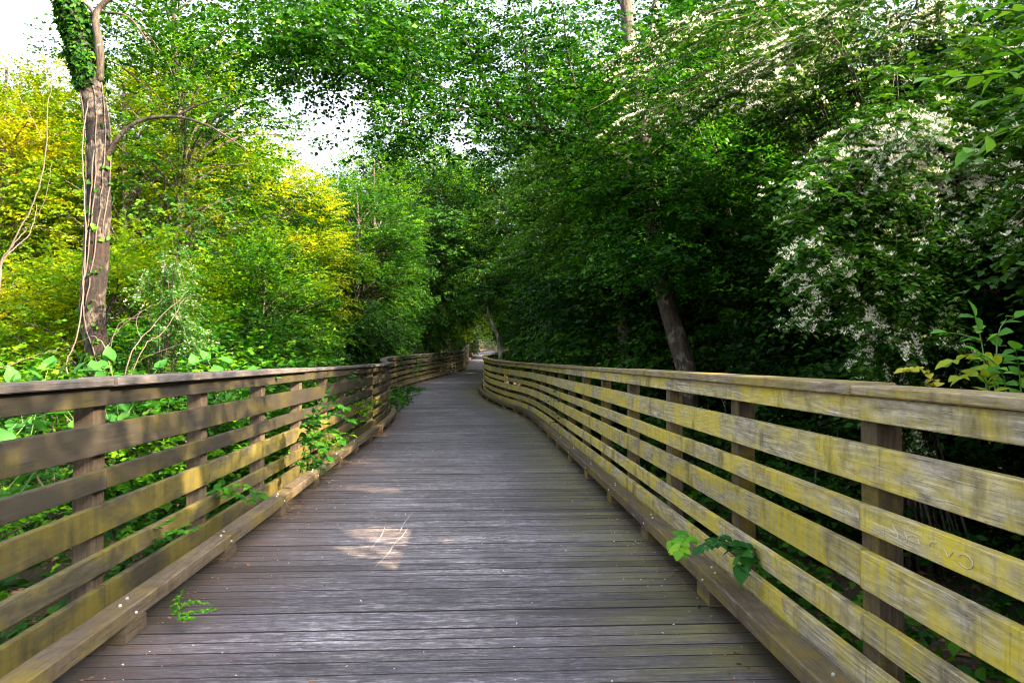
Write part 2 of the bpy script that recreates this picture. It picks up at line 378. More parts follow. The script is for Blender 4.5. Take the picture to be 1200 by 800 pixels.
# ------------------------------------------------------------------ the line of the boardwalk
CP = [(-.22, -4, 0), (-.22, 0, 0), (-.22, 4, 0), (-.25, 8, 0), (-.29, 12, 0), (-.33, 16, 0), (-.50, 19, .02), (-.98, 22, .06), (-1.38, 25, .12),
      (-1.56, 28, .2), (-1.48, 32, .28), (-1.15, 36, .36), (-.68, 40, .45), (.05, 46, .6), (.66, 53, .75), (.75, 60, 1.05), (.95, 68, 1.5), (1.15, 76, 2.0), (1.9, 83, 2.4),
      (4.2, 89, 2.55), (8.5, 93, 2.6), (14, 95, 2.6)]
_c = spline(CP, 24)
_s = np.concatenate([[0], np.cumsum(np.linalg.norm(np.diff(_c[:, :2], axis=0), axis=1))]) - 4.0   # s = 0 at the camera
S_END = _s[-1]
def line(s, off=0.0):
    """point at arc length s, moved off to the right; returns x,y,z arrays"""
    s = np.asarray(s, float); P = np.stack([np.interp(s, _s, _c[:, i]) for i in range(3)], -1)
    e = .35; A = np.stack([np.interp(s - e, _s, _c[:, i]) for i in range(2)], -1); B = np.stack([np.interp(s + e, _s, _c[:, i]) for i in range(2)], -1)
    t = norm(B - A); r = np.stack([t[..., 1], -t[..., 0]], -1)
    P = P.copy(); P[..., :2] += r * np.asarray(off)[..., None] if np.ndim(off) else r * off
    return P

def board(mb, s0, s1, o0, o1, z0, z1, tint, ch=.004, step=.38, wob=.0015, mat=0):
    """a timber swept along the path between offsets o0<o1 and heights z0<z1, chamfered edges"""
    n = max(2, int((s1 - s0) / step) + 1); S = np.linspace(s0, s1, n); sec = [(o0 + ch, z0), (o1 - ch, z0), (o1, z0 + ch), (o1, z1 - ch), (o1 - ch, z1), (o0 + ch, z1), (o0, z1 - ch), (o0, z0 + ch)]
    k = len(sec); per = [0.0]
    for i in range(k): a, b = sec[i], sec[(i + 1) % k]; per.append(per[-1] + math.hypot(b[0] - a[0], b[1] - a[1]))
    wz = vnoise(S * 1.3, np.full(n, tint * 60.0), 3) * wob; wo = vnoise(S * 1.1, np.full(n, tint * 35.0), 5) * wob
    V = np.zeros((n, k, 3))
    for j, (o, z) in enumerate(sec):
        P = line(S, o + wo); V[:, j] = P; V[:, j, 2] += z + wz
    fs = []; uv = []
    for i in range(n - 1):
        for j in range(k):
            j2 = (j + 1) % k; fs.append((i * k + j, (i + 1) * k + j, (i + 1) * k + j2, i * k + j2))
            uv.append([(S[i], per[j]), (S[i + 1], per[j]), (S[i + 1], per[j + 1]), (S[i], per[j + 1])])
    fs.append(tuple(range(k))); uv.append([(a, b) for a, b in sec]); fs.append(tuple((n - 1) * k + j for j in range(k - 1, -1, -1))); uv.append([(a, b) for a, b in sec[::-1]])
    mb.add(V.reshape(-1, 3), fs, uv, tint, mat)

def ibox(mb, s, o0, o1, ds, z0, z1, tint, ch=.004, uvert=True):
    """upright timber: UV u runs up the post"""
    V = []; P0 = line(s, 0); t = line(s + .2, 0) - line(s - .2, 0); t[2] = 0; t = t / np.linalg.norm(t); r = np.array([t[1], -t[0], 0])
    sec = [(o0 + ch, -ds), (o1 - ch, -ds), (o1, -ds + ch), (o1, ds - ch), (o1 - ch, ds), (o0 + ch, ds), (o0, ds - ch), (o0, -ds + ch)]
    for z in (z0, z1):
        for o, d in sec: V.append(P0 + r * o + t * d + np.array([0, 0, z]))
    k = 8; per = [0.0]
    for i in range(k): a, b = sec[i], sec[(i + 1) % k]; per.append(per[-1] + math.hypot(b[0] - a[0], b[1] - a[1]))
    fs = []; uv = []
    for j in range(k):
        j2 = (j + 1) % k; fs.append((j, j2, k + j2, k + j)); uv.append([(z0, per[j]), (z0, per[j + 1]), (z1, per[j + 1]), (z1, per[j])])
    fs.append(tuple(range(k - 1, -1, -1))); uv.append([(0, 0)] * k); fs.append(tuple(range(k, 2 * k))); uv.append([(0, 0)] * k)
    mb.add(V, fs, uv, tint)

# ------------------------------------------------------------------ ground
def ground_z(x, y):
    x = np.asarray(x, float); y = np.asarray(y, float)
    pz = np.interp(y, _c[:, 1], _c[:, 2]); side = np.clip((np.abs(x + .3) - 2.2) / 6, 0, 1)
    g = -.55 + pz * .95 + .22 * vnoise(x * .35, y * .35, 1) + .05 * vnoise(x * 1.7, y * 1.7, 2)
    g = g + np.where(x < -2, .12, 0) + np.where(x > 6, .06 * (x - 6).clip(0, 30), 0)
    return g
def build_ground():
    xs = np.concatenate([np.linspace(-320, -40, 12), np.linspace(-36, -12, 18), np.linspace(-11.5, 11.5, 70), np.linspace(12, 36, 18), np.linspace(40, 320, 12)])
    ys = np.concatenate([np.linspace(-200, -12, 10), np.linspace(-10, 30, 90), np.linspace(31, 110, 50), np.linspace(120, 520, 12)])
    X, Y = np.meshgrid(xs, ys); Z = ground_z(X, Y); V = np.stack([X, Y, Z], -1).reshape(-1, 3); nx = len(xs)
    mb = MB(); fs = [(j * nx + i, j * nx + i + 1, (j + 1) * nx + i + 1, (j + 1) * nx + i) for j in range(len(ys) - 1) for i in range(nx - 1)]
    mb.add(V, fs); tag(mb.build('ground', M_soil, smooth=True), kind='structure')
build_ground()

# ------------------------------------------------------------------ deck
def build_deck():
    mb = MB(); pitch = .142; s = -3.9; i = 0
    while s < S_END - .4:
        gap = .004 + .005 * random.random() ** 3; a, b = s + gap / 2, s + pitch - gap / 2; dz = random.uniform(-.0018, .0018); t = min(1, max(0, random.gauss(.5, .3)))
        near = s < 16; OX = np.linspace(-1.79, 1.79, 13 if near else 3); e0 = 1.79 + random.uniform(-.012, .012)
        OX = OX * (e0 / 1.79); n = len(OX); wa = (random.random() * 50)
        ja = vnoise(OX * 3, np.full(n, wa), 1) * .0012 if near else 0 * OX; jb = vnoise(OX * 3, np.full(n, wa + 9), 2) * .0012 if near else 0 * OX
        ch = .0028; sec = [(a, -.036, 0), (a, -.005, 0), (a + ch, 0, 0), (b - ch, 0, 1), (b, -.005, 1), (b, -.036, 1)]
        V = np.zeros((n, 6, 3)); cup = random.uniform(-.0012, .0012)
        for j, (ss, z, w_) in enumerate(sec):
            P = line(ss + (jb if w_ else ja), OX); V[:, j] = P; V[:, j, 2] += z + dz + cup * (1 if w_ else -1) - .002
        fs = []; uv = []
        for q in range(n - 1):
            for j in range(5):
                fs.append((q * 6 + j, (q + 1) * 6 + j, (q + 1) * 6 + j + 1, q * 6 + j + 1))
                uv.append([(OX[q], sec[j][0]), (OX[q + 1], sec[j][0]), (OX[q + 1], sec[j + 1][0]), (OX[q], sec[j + 1][0])])
        for q, rev in ((0, 0), (n - 1, 1)):
            ids = [q * 6 + j for j in range(6)]; fs.append(tuple(ids[::-1] if rev else ids)); uv.append([(OX[q], sec[j][0]) for j in range(6)])
        mb.add(V.reshape(-1, 3), [f[::-1] for f in fs], [u[::-1] for u in uv], t)
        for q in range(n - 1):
            for j in (0, 1, 3, 4): mb.m[len(mb.m) - len(fs) + q * 5 + j] = 1  # chamfers and gap sides get the darker groove material
        s += pitch; i += 1
    for o in (-1.72, -.9, 0, .9, 1.72): board(mb, -3.9, S_END - .5, o - .02, o + .02, -.24, -.0415, .1, step=.8, wob=0)
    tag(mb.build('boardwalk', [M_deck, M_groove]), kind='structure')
build_deck()

# ------------------------------------------------------------------ fences
ROWS = [(1.233, 1.331), (.978, 1.136), (.785, .892), (.556, .708), (.345, .456), (.128, .270)]
def build_fence(sgn, name_label, s_first, joints, M, Mp, Mc, Mk):
    root = empty('wooden_fence', line(0, sgn * 1.8)); tag(root, name_label, 'fence', 'fences on both sides of the boardwalk')
    o_root = Vector(root.location)
    def fin(mb, name, mat, label=None):
        me = mb.mesh(name, mat); me.transform(Matrix.Translation(-o_root)); o = obj(name, me, root)
        if label: o['label'] = label
        return o
    def O(a, b): return (a, b) if sgn > 0 else (-b, -a)
    posts = [s_first + 1.53 * k for k in range(-4, 62) if s_first + 1.53 * k < S_END - 1.0 and s_first + 1.53 * k > -3.8]
    k0 = round((posts[0] - s_first) / 1.53); ps = {k0 + i: s for i, s in enumerate(posts)}; kmax = k0 + len(posts) - 1
    for k, s in ps.items():
        mb = MB(); a, b = O(1.812, 1.918); ibox(mb, s, a, b, .062, -.75, 1.3335, random.random()); fin(mb, 'post', Mp)
    for row, (z0, z1) in enumerate(ROWS):
        ks = [k0 - 1] + [k for k in range(k0, kmax + 1) if (k - joints[row]) % 3 == 0] + [kmax]
        ks = sorted(set(ks)); far = MB(); nf = 0
        for a_, b_ in zip(ks[:-1], ks[1:]):
            sa = ps.get(a_, posts[0] - .1) + .0015; sb = ps[b_] - .0015
            jz = random.uniform(-.0035, .0035) if row else random.uniform(-.001, 0); jo = random.uniform(-.002, .0)
            a, b = O(1.772 + jo, 1.8105)
            if sa < 56:
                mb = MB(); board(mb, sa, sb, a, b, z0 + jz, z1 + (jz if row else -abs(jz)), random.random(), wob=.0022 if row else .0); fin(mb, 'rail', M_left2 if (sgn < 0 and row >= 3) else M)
            else: board(far, sa, sb, a, b, z0, z1, random.random(), step=.8); nf += 1
        if nf: fin(far, 'rail', M)
    ks = sorted(set([k0 - 1] + [k for k in range(k0, kmax + 1) if (k - joints[6]) % 3 == 0] + [kmax]))
    for i_, (a_, b_) in enumerate(zip(ks[:-1], ks[1:])):
        mb = MB(); sa = ps.get(a_, posts[0] - .1) + .003; sb = ps[b_] - .003; jz = .009 * ((i_ + 1) % 2) + random.uniform(0, .003); a, b = O(1.738 - .016 * ((i_ + 1) % 2), 1.934)
        board(mb, sa, sb, a, b, 1.335, 1.373 + jz, random.random(), ch=.006, wob=.0); fin(mb, 'cap_board', Mc)
    # kerb timber on blocks, with bolts
    ks = sorted(set([k0 - 1] + [k for k in range(k0, kmax + 1) if (k - joints[7]) % 3 == 0] + [kmax]))
    for a_, b_ in zip(ks[:-1], ks[1:]):
        mb = MB(); sa = ps.get(a_, posts[0] - .1) + .002; sb = ps[b_] - .002; a, b = O(1.602, 1.735); board(mb, sa, sb, a, b, .092, .182 + random.uniform(-.003, .003), random.random(), ch=.008, wob=.002); fin(mb, 'kerb', Mk)
    for k, s in ps.items():
        mb = MB(); a, b = O(1.606, 1.728); board(mb, s - .12, s + .12, a, b, -.0005, .0905, random.random(), ch=.003); fin(mb, 'kerb_block', Mp)
        if 0 < s < 13:
            for (ds, o, z, ax) in ((-.07, 1.66, .184, 'z'), (.05, 1.68, .184, 'z'), (-.02, 1.6015, .132, 'x')):
                mb = MB(); P = line(s + ds, sgn * o) + np.array([0, 0, z]); t = line(s + .2, 0) - line(s - .2, 0); t /= np.linalg.norm(t); r = np.array([t[1], -t[0], 0]) * sgn
                axv = np.array([0, 0, 1.0]) if ax == 'z' else -r
                tube(mb, [P - axv * .006, P + axv * .004, P + axv * .008, P + axv * .0105], [.0085, .0085, .0065, .002], 10); fin(mb, 'bolt', M_bolt)
    return root
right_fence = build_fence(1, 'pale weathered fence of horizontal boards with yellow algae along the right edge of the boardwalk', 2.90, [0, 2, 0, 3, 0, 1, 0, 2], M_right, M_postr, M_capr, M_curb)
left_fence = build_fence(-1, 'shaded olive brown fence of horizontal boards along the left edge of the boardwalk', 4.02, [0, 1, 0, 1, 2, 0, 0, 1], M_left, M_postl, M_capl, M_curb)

# chalk scribble on the third rail of the right fence (s along, z height), 1.5 mm proud of the board
def chalk():
    root_o = Vector(right_fence.location); mb = MB(); off = 1.7685
    def stroke(pts, w_=.0019):
        pts = np.array(pts, float); S = np.linspace(0, 1, 10); idx = np.linspace(0, 1, len(pts))
        s_ = np.interp(S, idx, pts[:, 0]); z_ = np.interp(S, idx, pts[:, 1]); P = line(s_, off); P[:, 2] += z_; tube(mb, P, w_, 5)
    def arc(cx, cz, rx, rz, a0, a1): return [(cx + rx * math.cos(math.radians(a)), cz + rz * math.sin(math.radians(a))) for a in np.linspace(a0, a1, 12)]
    b = 2.66; h = .835     # s decreases towards the camera = to the right in view
    stroke([(b, h + .024), (b - .03, h + .003), (b - .035, h - .015), (b - .02, h - .015)])
    stroke([(b - .075, h + .02), (b - .09, h), (b - .085, h - .015), (b - .07, h - .015)]); stroke([(b - .095, h + .012), (b - .12, h + .016)])
    stroke([(b - .155, h + .012), (b - .165, h - .003)]); stroke([(b - .215, h + .002), (b - .235, h + .024), (b - .26, h + .026)])
    stroke([(b - .255, h - .012), (b - .263, h - .014)]); stroke([(b - .30, h + .016), (b - .32, h - .006), (b - .345, h + .018)])
    stroke(arc(b - .405, h + .004, .035, .022, 20, 330))
    me = mb.mesh('chalk_scribble', M_chalk); me.transform(Matrix.Translation(-root_o)); o = obj('chalk_scribble', me, right_fence); o['label'] = 'white chalk scribble on a fence board'
chalk()

def scuffs():
    mb = MB()
    for P0 in ([(484, 598), (474, 610), (468, 622)], [(440, 660), (455, 645), (466, 628)], [(434, 640), (446, 626), (452, 612)], [(456, 640), (470, 627), (478, 616)]):
        pts = []
        for (x, y) in P0:
            Y = CAMZ / ((y - 421) / F); pts.append(at(x, y, Y))
        c = spline([(p[0], p[1], .0022) for p in pts], 8); n = len(c); t = norm(np.gradient(c, axis=0)); r = np.stack([t[:, 1], -t[:, 0], 0 * t[:, 0]], -1)
        w_ = (.0042 * np.sin(np.linspace(.25, math.pi - .25, n)) * (1 + .4 * rng.uniform(-1, 1, n)))[:, None]
        V = np.concatenate([c - r * w_, c + r * w_]); mb.add(V, [(i, i + 1, n + i + 1, n + i) for i in range(n - 1)])
    tag(mb.build('scrape_marks', M_scuff), kind='structure')
scuffs()

# ------------------------------------------------------------------ tree kit
def lobes_in(n, cx, cy, cz, rx, ry, rz, rl, shell=.55, zmin=-9):
    out = []
    while len(out) < n:
        d = norm(rng.normal(0, 1, 3)); r = rng.uniform(shell, 1.0) ** .7
        p = np.array([cx + d[0] * rx * r, cy + d[1] * ry * r, cz + d[2] * rz * r])
        if p[2] > zmin: out.append((p, rl * rng.uniform(.7, 1.25)))
    return out

def foliage(L, lobes, per_m2, leaf, k=11, slen=.42, tpl=T_RH, droop=.25, tvar=.22, centre=None):
    for (p, r) in lobes:
        n = int(per_m2 * r * r * 4); u = norm(rng.normal(0, 1, (n, 3))); rr = r * rng.uniform(.25, 1, n) ** .45
        C = p + u * rr[:, None] * np.array([1.15, 1.15, .62])
        out = u.copy(); out[:, 2] = out[:, 2] * .3 + .05
        if centre is not None: out = out + .7 * norm(p - centre)
        sprays(L, C - norm(out) * slen * .4, out, slen, k, leaf, tpl, np.clip(.5 + rng.normal(0, .22), .05, .95), tvar, droop=droop)

def limbs(mb, trunk_pts, lobes, r0, every=1):
    tp = np.asarray(trunk_pts)
    for (p, r) in lobes[::every]:
        h = max(tp[0][2] + .25 * (tp[-1][2] - tp[0][2]), p[2] - .45 * np.hypot(p[0], p[1]) - .5)
        i = int(np.argmin(np.abs(tp[:, 2] - min(h, tp[-1][2])))); a = tp[i]; m = (a + p) / 2 + np.array([0, 0, .12 * np.linalg.norm(p - a)]) + rng.normal(0, .08, 3)
        c = spline([a, m, p], 4); fr = 1 - i / len(tp) * .6; tube(mb, c, np.linspace(r0 * fr, .012, len(c)), 5, cap=False)

def make_variant(kind, leafmat, barkmat):
    """returns (trunk mesh, crown mesh) for reuse"""
    L = Leaves(); mb = MB()
    if kind == 'broad':
        tp = spline([(0, 0, -.6), (.15, .05, 2.2), (-.1, .2, 4.6), (.1, .1, 7.5), (0, .1, 9.8)], 6); lb = lobes_in(84, 0, 0, 6.3, 3.1, 3.1, 4.7, 1.0, .45); r = .2
        foliage(L, lb, 19, .115, 12, .55, centre=np.array([0, 0, 5.5]))
    elif kind == 'slender':
        tp = spline([(0, 0, -.6), (-.1, .1, 3), (.2, .0, 6), (.1, .1, 11.2)], 6); lb = lobes_in(72, 0, 0, 6.6, 2.3, 2.3, 5.4, .95, .4); r = .15
        foliage(L, lb, 20, .105, 12, .55, centre=np.array([0, 0, 6.0]))
    elif kind == 'airy':
        tp = spline([(0, 0, -.6), (.2, .1, 3), (-.1, .0, 6.4), (.3, .1, 11.0)], 6); lb = lobes_in(62, 0, 0, 7.0, 2.9, 2.9, 4.9, .85, .3); r = .16
        foliage(L, lb, 17, .095, 11, .5, centre=np.array([0, 0, 6.0]))
    elif kind == 'under':
        tp = spline([(0, 0, -.6), (.1, .05, 1.4), (.0, .1, 3.0), (.1, 0, 4.6)], 6); lb = lobes_in(60, 0, 0, 2.9, 2.1, 2.1, 2.9, .75, .45, .1); r = .075
        foliage(L, lb, 26, .098, 11, .4, centre=np.array([0, 0, 2.2]))
    elif kind == 'shrub':
        tp = spline([(0, 0, -.5), (.05, .03, .6), (0, .05, 1.5)], 6); lb = lobes_in(26, 0, 0, 1.05, 1.15, 1.15, 1.2, .42, .4, -.15); r = .035
        foliage(L, lb, 46, .075, 10, .26, centre=np.array([0, 0, .7]))
    R = np.linspace(r, r * .25, len(tp)); R[0] *= 1.35; tube(mb, tp, R, 10, wob=.06)
    limbs(mb, tp, lb, r * .4)
    return mb.mesh('trunk', barkmat, True), L.mesh('crown', leafmat)

V = {}
def variant(kind, leafkey, barkkey='b'):
    key = (kind, leafkey, barkkey)
    if key not in V:
        lm = {'gold': M_L_gold, 'green': M_L_green, 'dark': M_L_dark}[leafkey]; bm = {'b': M_bark, 'p': M_bark_pale}[barkkey]
        V[key] = make_variant(kind, lm, bm)
    return V[key]
def plant(name, kind, leafkey, x, y, h, label, cat='tree', group=None, col=(1, 1, 1), wide=1.0, bark='b', rz=None, z=None):
    tm, cm = variant(kind, leafkey, bark); H = {'broad': 11.4, 'slender': 12.4, 'airy': 12, 'under': 6.2, 'shrub': 2.5}[kind]
    s = h / H; gz = float(ground_z(x, y)) if z is None else z
    e = empty(name, (x, y, gz), random.uniform(0, 6.28) if rz is None else rz, (s * wide, s * wide, s)); tag(e, label, cat, group)
    obj('trunk' if cat == 'tree' else 'stems', tm, e); c = obj('crown' if cat == 'tree' else 'foliage', cm, e); c.color = (*col, 1)
    return e

# ------------------------------------------------------------------ woodland on the left
GL = 'sunlit trees of the left woodland'
T = plant
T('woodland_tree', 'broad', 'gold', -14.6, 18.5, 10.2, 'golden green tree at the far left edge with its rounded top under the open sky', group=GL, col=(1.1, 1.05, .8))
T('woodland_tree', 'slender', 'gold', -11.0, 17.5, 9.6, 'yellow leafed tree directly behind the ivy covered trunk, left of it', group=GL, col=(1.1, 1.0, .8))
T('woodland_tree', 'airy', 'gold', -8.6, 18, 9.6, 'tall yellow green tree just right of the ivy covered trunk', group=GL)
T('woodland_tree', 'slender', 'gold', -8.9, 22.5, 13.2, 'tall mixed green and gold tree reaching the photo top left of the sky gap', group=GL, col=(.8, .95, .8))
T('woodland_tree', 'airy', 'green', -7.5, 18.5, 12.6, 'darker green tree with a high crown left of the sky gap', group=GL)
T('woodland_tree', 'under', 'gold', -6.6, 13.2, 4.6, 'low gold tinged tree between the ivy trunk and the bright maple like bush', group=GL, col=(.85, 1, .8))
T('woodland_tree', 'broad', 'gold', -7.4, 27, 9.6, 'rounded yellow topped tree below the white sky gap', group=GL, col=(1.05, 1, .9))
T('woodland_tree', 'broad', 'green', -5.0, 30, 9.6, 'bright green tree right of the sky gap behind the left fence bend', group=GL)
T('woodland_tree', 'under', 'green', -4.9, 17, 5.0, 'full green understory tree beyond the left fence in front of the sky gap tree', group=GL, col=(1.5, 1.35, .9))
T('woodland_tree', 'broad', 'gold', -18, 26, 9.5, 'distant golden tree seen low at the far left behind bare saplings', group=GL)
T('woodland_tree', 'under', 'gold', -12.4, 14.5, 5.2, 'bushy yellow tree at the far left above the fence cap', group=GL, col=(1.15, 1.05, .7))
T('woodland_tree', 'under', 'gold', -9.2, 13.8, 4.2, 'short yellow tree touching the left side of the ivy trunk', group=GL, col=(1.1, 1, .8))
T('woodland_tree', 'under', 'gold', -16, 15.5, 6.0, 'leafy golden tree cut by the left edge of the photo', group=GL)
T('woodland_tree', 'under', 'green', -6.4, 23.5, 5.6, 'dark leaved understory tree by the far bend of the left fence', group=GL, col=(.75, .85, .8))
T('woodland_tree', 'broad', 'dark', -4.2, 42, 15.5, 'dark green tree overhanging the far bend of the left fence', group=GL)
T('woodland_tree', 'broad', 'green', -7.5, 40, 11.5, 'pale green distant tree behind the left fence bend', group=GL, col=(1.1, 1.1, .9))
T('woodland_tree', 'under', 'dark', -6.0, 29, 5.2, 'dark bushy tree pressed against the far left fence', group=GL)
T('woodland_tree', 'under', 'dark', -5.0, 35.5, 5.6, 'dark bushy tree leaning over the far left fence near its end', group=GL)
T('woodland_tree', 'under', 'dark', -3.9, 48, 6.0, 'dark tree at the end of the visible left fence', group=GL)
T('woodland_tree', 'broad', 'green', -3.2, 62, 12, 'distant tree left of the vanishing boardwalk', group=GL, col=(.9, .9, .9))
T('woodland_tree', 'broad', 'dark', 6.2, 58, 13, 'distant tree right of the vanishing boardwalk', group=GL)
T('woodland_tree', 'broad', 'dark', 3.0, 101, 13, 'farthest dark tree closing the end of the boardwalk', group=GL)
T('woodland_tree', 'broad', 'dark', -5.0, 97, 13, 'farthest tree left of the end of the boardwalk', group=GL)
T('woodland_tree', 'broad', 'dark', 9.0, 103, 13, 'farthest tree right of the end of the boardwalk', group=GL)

GB = 'bushes beyond the left fence'
for (x, y, h, k, c, lab) in [(-3.4, 9.4, 2.35, 'green', (1.35, 1.5, 1.1), 'bright green bush rising over the left fence cap near the middle'),
                             (-4.6, 8.0, 2.3, 'green', (1.2, 1.4, 1), 'fresh green bush below the pinkish bare twigs'),
                             (-3.8, 12.6, 2.6, 'green', (1.3, 1.45, 1), 'bright green bush beyond the left fence just before its bend'),
                             (-4.6, 12.0, 3.3, 'green', (1.25, 1.4, 1), 'taller lime green bush behind the bright one'),
                             (-6.2, 8.2, 2.3, 'gold', (.8, 1, .8), 'low leafy bush at the foot of the ivy trunk'),
                             (-4.7, 16.8, 2.6, 'green', (1.1, 1.2, .9), 'green bush at the bend of the left fence'),
                             (-7.6, 7.6, 2.2, 'gold', (.9, 1.05, .8), 'yellow green bush at the far left just over the fence cap'),
                             (-4.8, 21.0, 2.6, 'dark', (1.2, 1.2, 1), 'dark green bush hiding the turn of the left fence'),
                             (-4.2, 5.6, 1.75, 'green', (1.1, 1.25, 1), 'green bush seen through the boards of the left fence')]:
    T('bush', 'shrub', k, x, y, h, lab, 'bush', GB, c, 1.15)

T('woodland_tree', 'slender', 'gold', -13.0, 22, 11.5, 'golden tree between the left edge and the ivy trunk in the second row', group=GL, col=(1.1, 1.02, .8))
T('woodland_tree', 'broad', 'gold', -10.4, 27, 11.5, 'broad golden tree in the second row behind the long bare bough', group=GL, col=(1, 1, .8))
T('woodland_tree', 'under', 'gold', -7.4, 16.2, 5.4, 'green understory tree behind the pale bare twigs', group=GL, col=(.8, 1, .7))
T('woodland_tree', 'under', 'gold', -6.2, 20.5, 6.0, 'bright understory tree under the long crown left of the sky gap', group=GL, col=(.75, 1, .7))
T('woodland_tree', 'slender', 'green', -5.0, 34, 12.0, 'slender green tree beneath the sky gap above the fence bend', group=GL)
T('woodland_tree', 'broad', 'gold', -2.6, 58, 18.5, 'distant yellow topped tree over the far end of the boardwalk', group=GL, col=(.9, 1, .8))
T('woodland_tree', 'broad', 'green', -2.9, 50, 16.5, 'green tree arching over the far left fence', group=GL, col=(.8, .9, .9))
T('woodland_tree', 'under', 'dark', 0.6, 99, 7.5, 'low dark tree straight ahead at the end of the boardwalk', group=GL)
T('woodland_tree', 'under', 'dark', -2.2, 72, 6.5, 'dark low tree left of the distant last bend', group=GL)
# ------------------------------------------------------------------ woodland on the right
GR = 'shaded trees of the right woodland'
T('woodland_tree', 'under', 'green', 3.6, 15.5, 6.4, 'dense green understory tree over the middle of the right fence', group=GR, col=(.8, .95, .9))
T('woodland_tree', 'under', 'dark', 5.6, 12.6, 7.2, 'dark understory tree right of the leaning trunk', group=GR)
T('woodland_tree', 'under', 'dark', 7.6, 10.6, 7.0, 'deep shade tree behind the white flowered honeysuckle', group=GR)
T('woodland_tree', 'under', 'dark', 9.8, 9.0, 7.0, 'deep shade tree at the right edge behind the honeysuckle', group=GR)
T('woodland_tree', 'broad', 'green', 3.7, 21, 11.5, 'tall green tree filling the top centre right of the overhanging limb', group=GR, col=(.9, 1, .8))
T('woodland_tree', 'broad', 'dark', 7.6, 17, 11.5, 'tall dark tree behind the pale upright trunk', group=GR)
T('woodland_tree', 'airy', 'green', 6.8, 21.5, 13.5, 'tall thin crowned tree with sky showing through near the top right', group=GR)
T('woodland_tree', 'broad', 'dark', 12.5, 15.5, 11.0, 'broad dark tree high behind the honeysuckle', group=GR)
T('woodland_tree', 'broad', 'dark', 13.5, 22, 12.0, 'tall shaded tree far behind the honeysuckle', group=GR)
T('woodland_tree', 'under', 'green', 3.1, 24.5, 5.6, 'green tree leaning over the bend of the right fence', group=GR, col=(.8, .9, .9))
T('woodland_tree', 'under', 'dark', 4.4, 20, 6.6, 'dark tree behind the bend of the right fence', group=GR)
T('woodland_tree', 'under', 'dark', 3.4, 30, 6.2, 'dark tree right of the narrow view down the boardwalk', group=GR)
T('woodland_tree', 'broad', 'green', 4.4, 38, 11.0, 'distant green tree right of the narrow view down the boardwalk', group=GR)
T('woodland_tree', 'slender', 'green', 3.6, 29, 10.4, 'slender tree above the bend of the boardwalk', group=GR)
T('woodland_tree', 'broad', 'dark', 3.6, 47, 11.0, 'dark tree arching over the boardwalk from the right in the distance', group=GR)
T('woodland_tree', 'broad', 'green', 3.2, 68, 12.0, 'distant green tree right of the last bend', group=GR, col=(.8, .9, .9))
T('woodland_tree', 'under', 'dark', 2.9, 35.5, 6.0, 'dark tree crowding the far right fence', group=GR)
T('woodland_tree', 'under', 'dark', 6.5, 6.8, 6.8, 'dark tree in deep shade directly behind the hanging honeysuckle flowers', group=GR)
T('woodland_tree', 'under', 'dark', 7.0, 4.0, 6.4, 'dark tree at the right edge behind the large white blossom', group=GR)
T('woodland_tree', 'under', 'dark', 5.8, 1.4, 7.6, 'unseen dark tree added for shade beside the viewer on the right', group=GR)  # this and the next three: out of view, added to shade the deck
T('woodland_tree', 'under', 'dark', 6.4, -1.2, 7.8, 'unseen dark tree added for shade just behind the viewer on the right', group=GR)
T('woodland_tree', 'under', 'dark', 5.6, -4.2, 7.0, 'second unseen dark tree added for shade behind the viewer on the right', group=GR)
T('woodland_tree', 'under', 'dark', 8.2, -4.8, 7.0, 'unseen dark tree added for shade farther behind the viewer on the right', group=GR)
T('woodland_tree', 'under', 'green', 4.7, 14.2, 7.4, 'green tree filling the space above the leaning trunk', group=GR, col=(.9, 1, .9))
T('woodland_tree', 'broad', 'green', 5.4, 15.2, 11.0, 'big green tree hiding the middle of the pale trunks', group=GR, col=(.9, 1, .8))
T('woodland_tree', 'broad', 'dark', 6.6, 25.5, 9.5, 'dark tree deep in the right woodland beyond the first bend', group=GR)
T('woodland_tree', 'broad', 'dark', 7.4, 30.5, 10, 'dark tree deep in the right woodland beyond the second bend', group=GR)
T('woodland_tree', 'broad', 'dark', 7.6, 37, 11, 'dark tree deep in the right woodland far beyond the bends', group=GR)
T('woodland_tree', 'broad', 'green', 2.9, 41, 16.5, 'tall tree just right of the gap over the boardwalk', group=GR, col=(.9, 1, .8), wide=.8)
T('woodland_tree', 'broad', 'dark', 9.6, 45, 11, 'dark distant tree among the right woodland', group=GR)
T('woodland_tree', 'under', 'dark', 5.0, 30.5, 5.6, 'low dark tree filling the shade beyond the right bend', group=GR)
T('woodland_tree', 'under', 'dark', 4.8, 2.0, 5.6, 'unseen dark low tree added for shade next to the viewer on the right', group=GR)  # two low trees out of view, added to keep sun off the left fence
T('woodland_tree', 'under', 'dark', 4.3, -1.8, 5.8, 'unseen dark low tree added for shade behind the viewer close to the fence', group=GR)
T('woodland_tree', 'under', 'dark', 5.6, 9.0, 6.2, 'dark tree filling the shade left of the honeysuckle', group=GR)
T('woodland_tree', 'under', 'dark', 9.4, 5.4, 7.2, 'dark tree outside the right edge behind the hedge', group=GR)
T('woodland_tree', 'broad', 'dark', 9.8, -2.6, 9.2, 'unseen broad dark tree added for shade behind the viewer far right', group=GR)  # three broad trees behind the camera, added to stop sun passing the lower crowns
T('woodland_tree', 'broad', 'dark', 12.6, -5.5, 9.5, 'unseen broad dark tree added for shade farthest behind the viewer', group=GR)
T('woodland_tree', 'broad', 'dark', 8.6, -8.0, 9.0, 'unseen broad dark tree added for shade back along the boardwalk behind the viewer', group=GR)
T('woodland_tree', 'broad', 'dark', 8.5, 74, 12.5, 'tall dark tree beside the last rise of the boardwalk', group=GR)
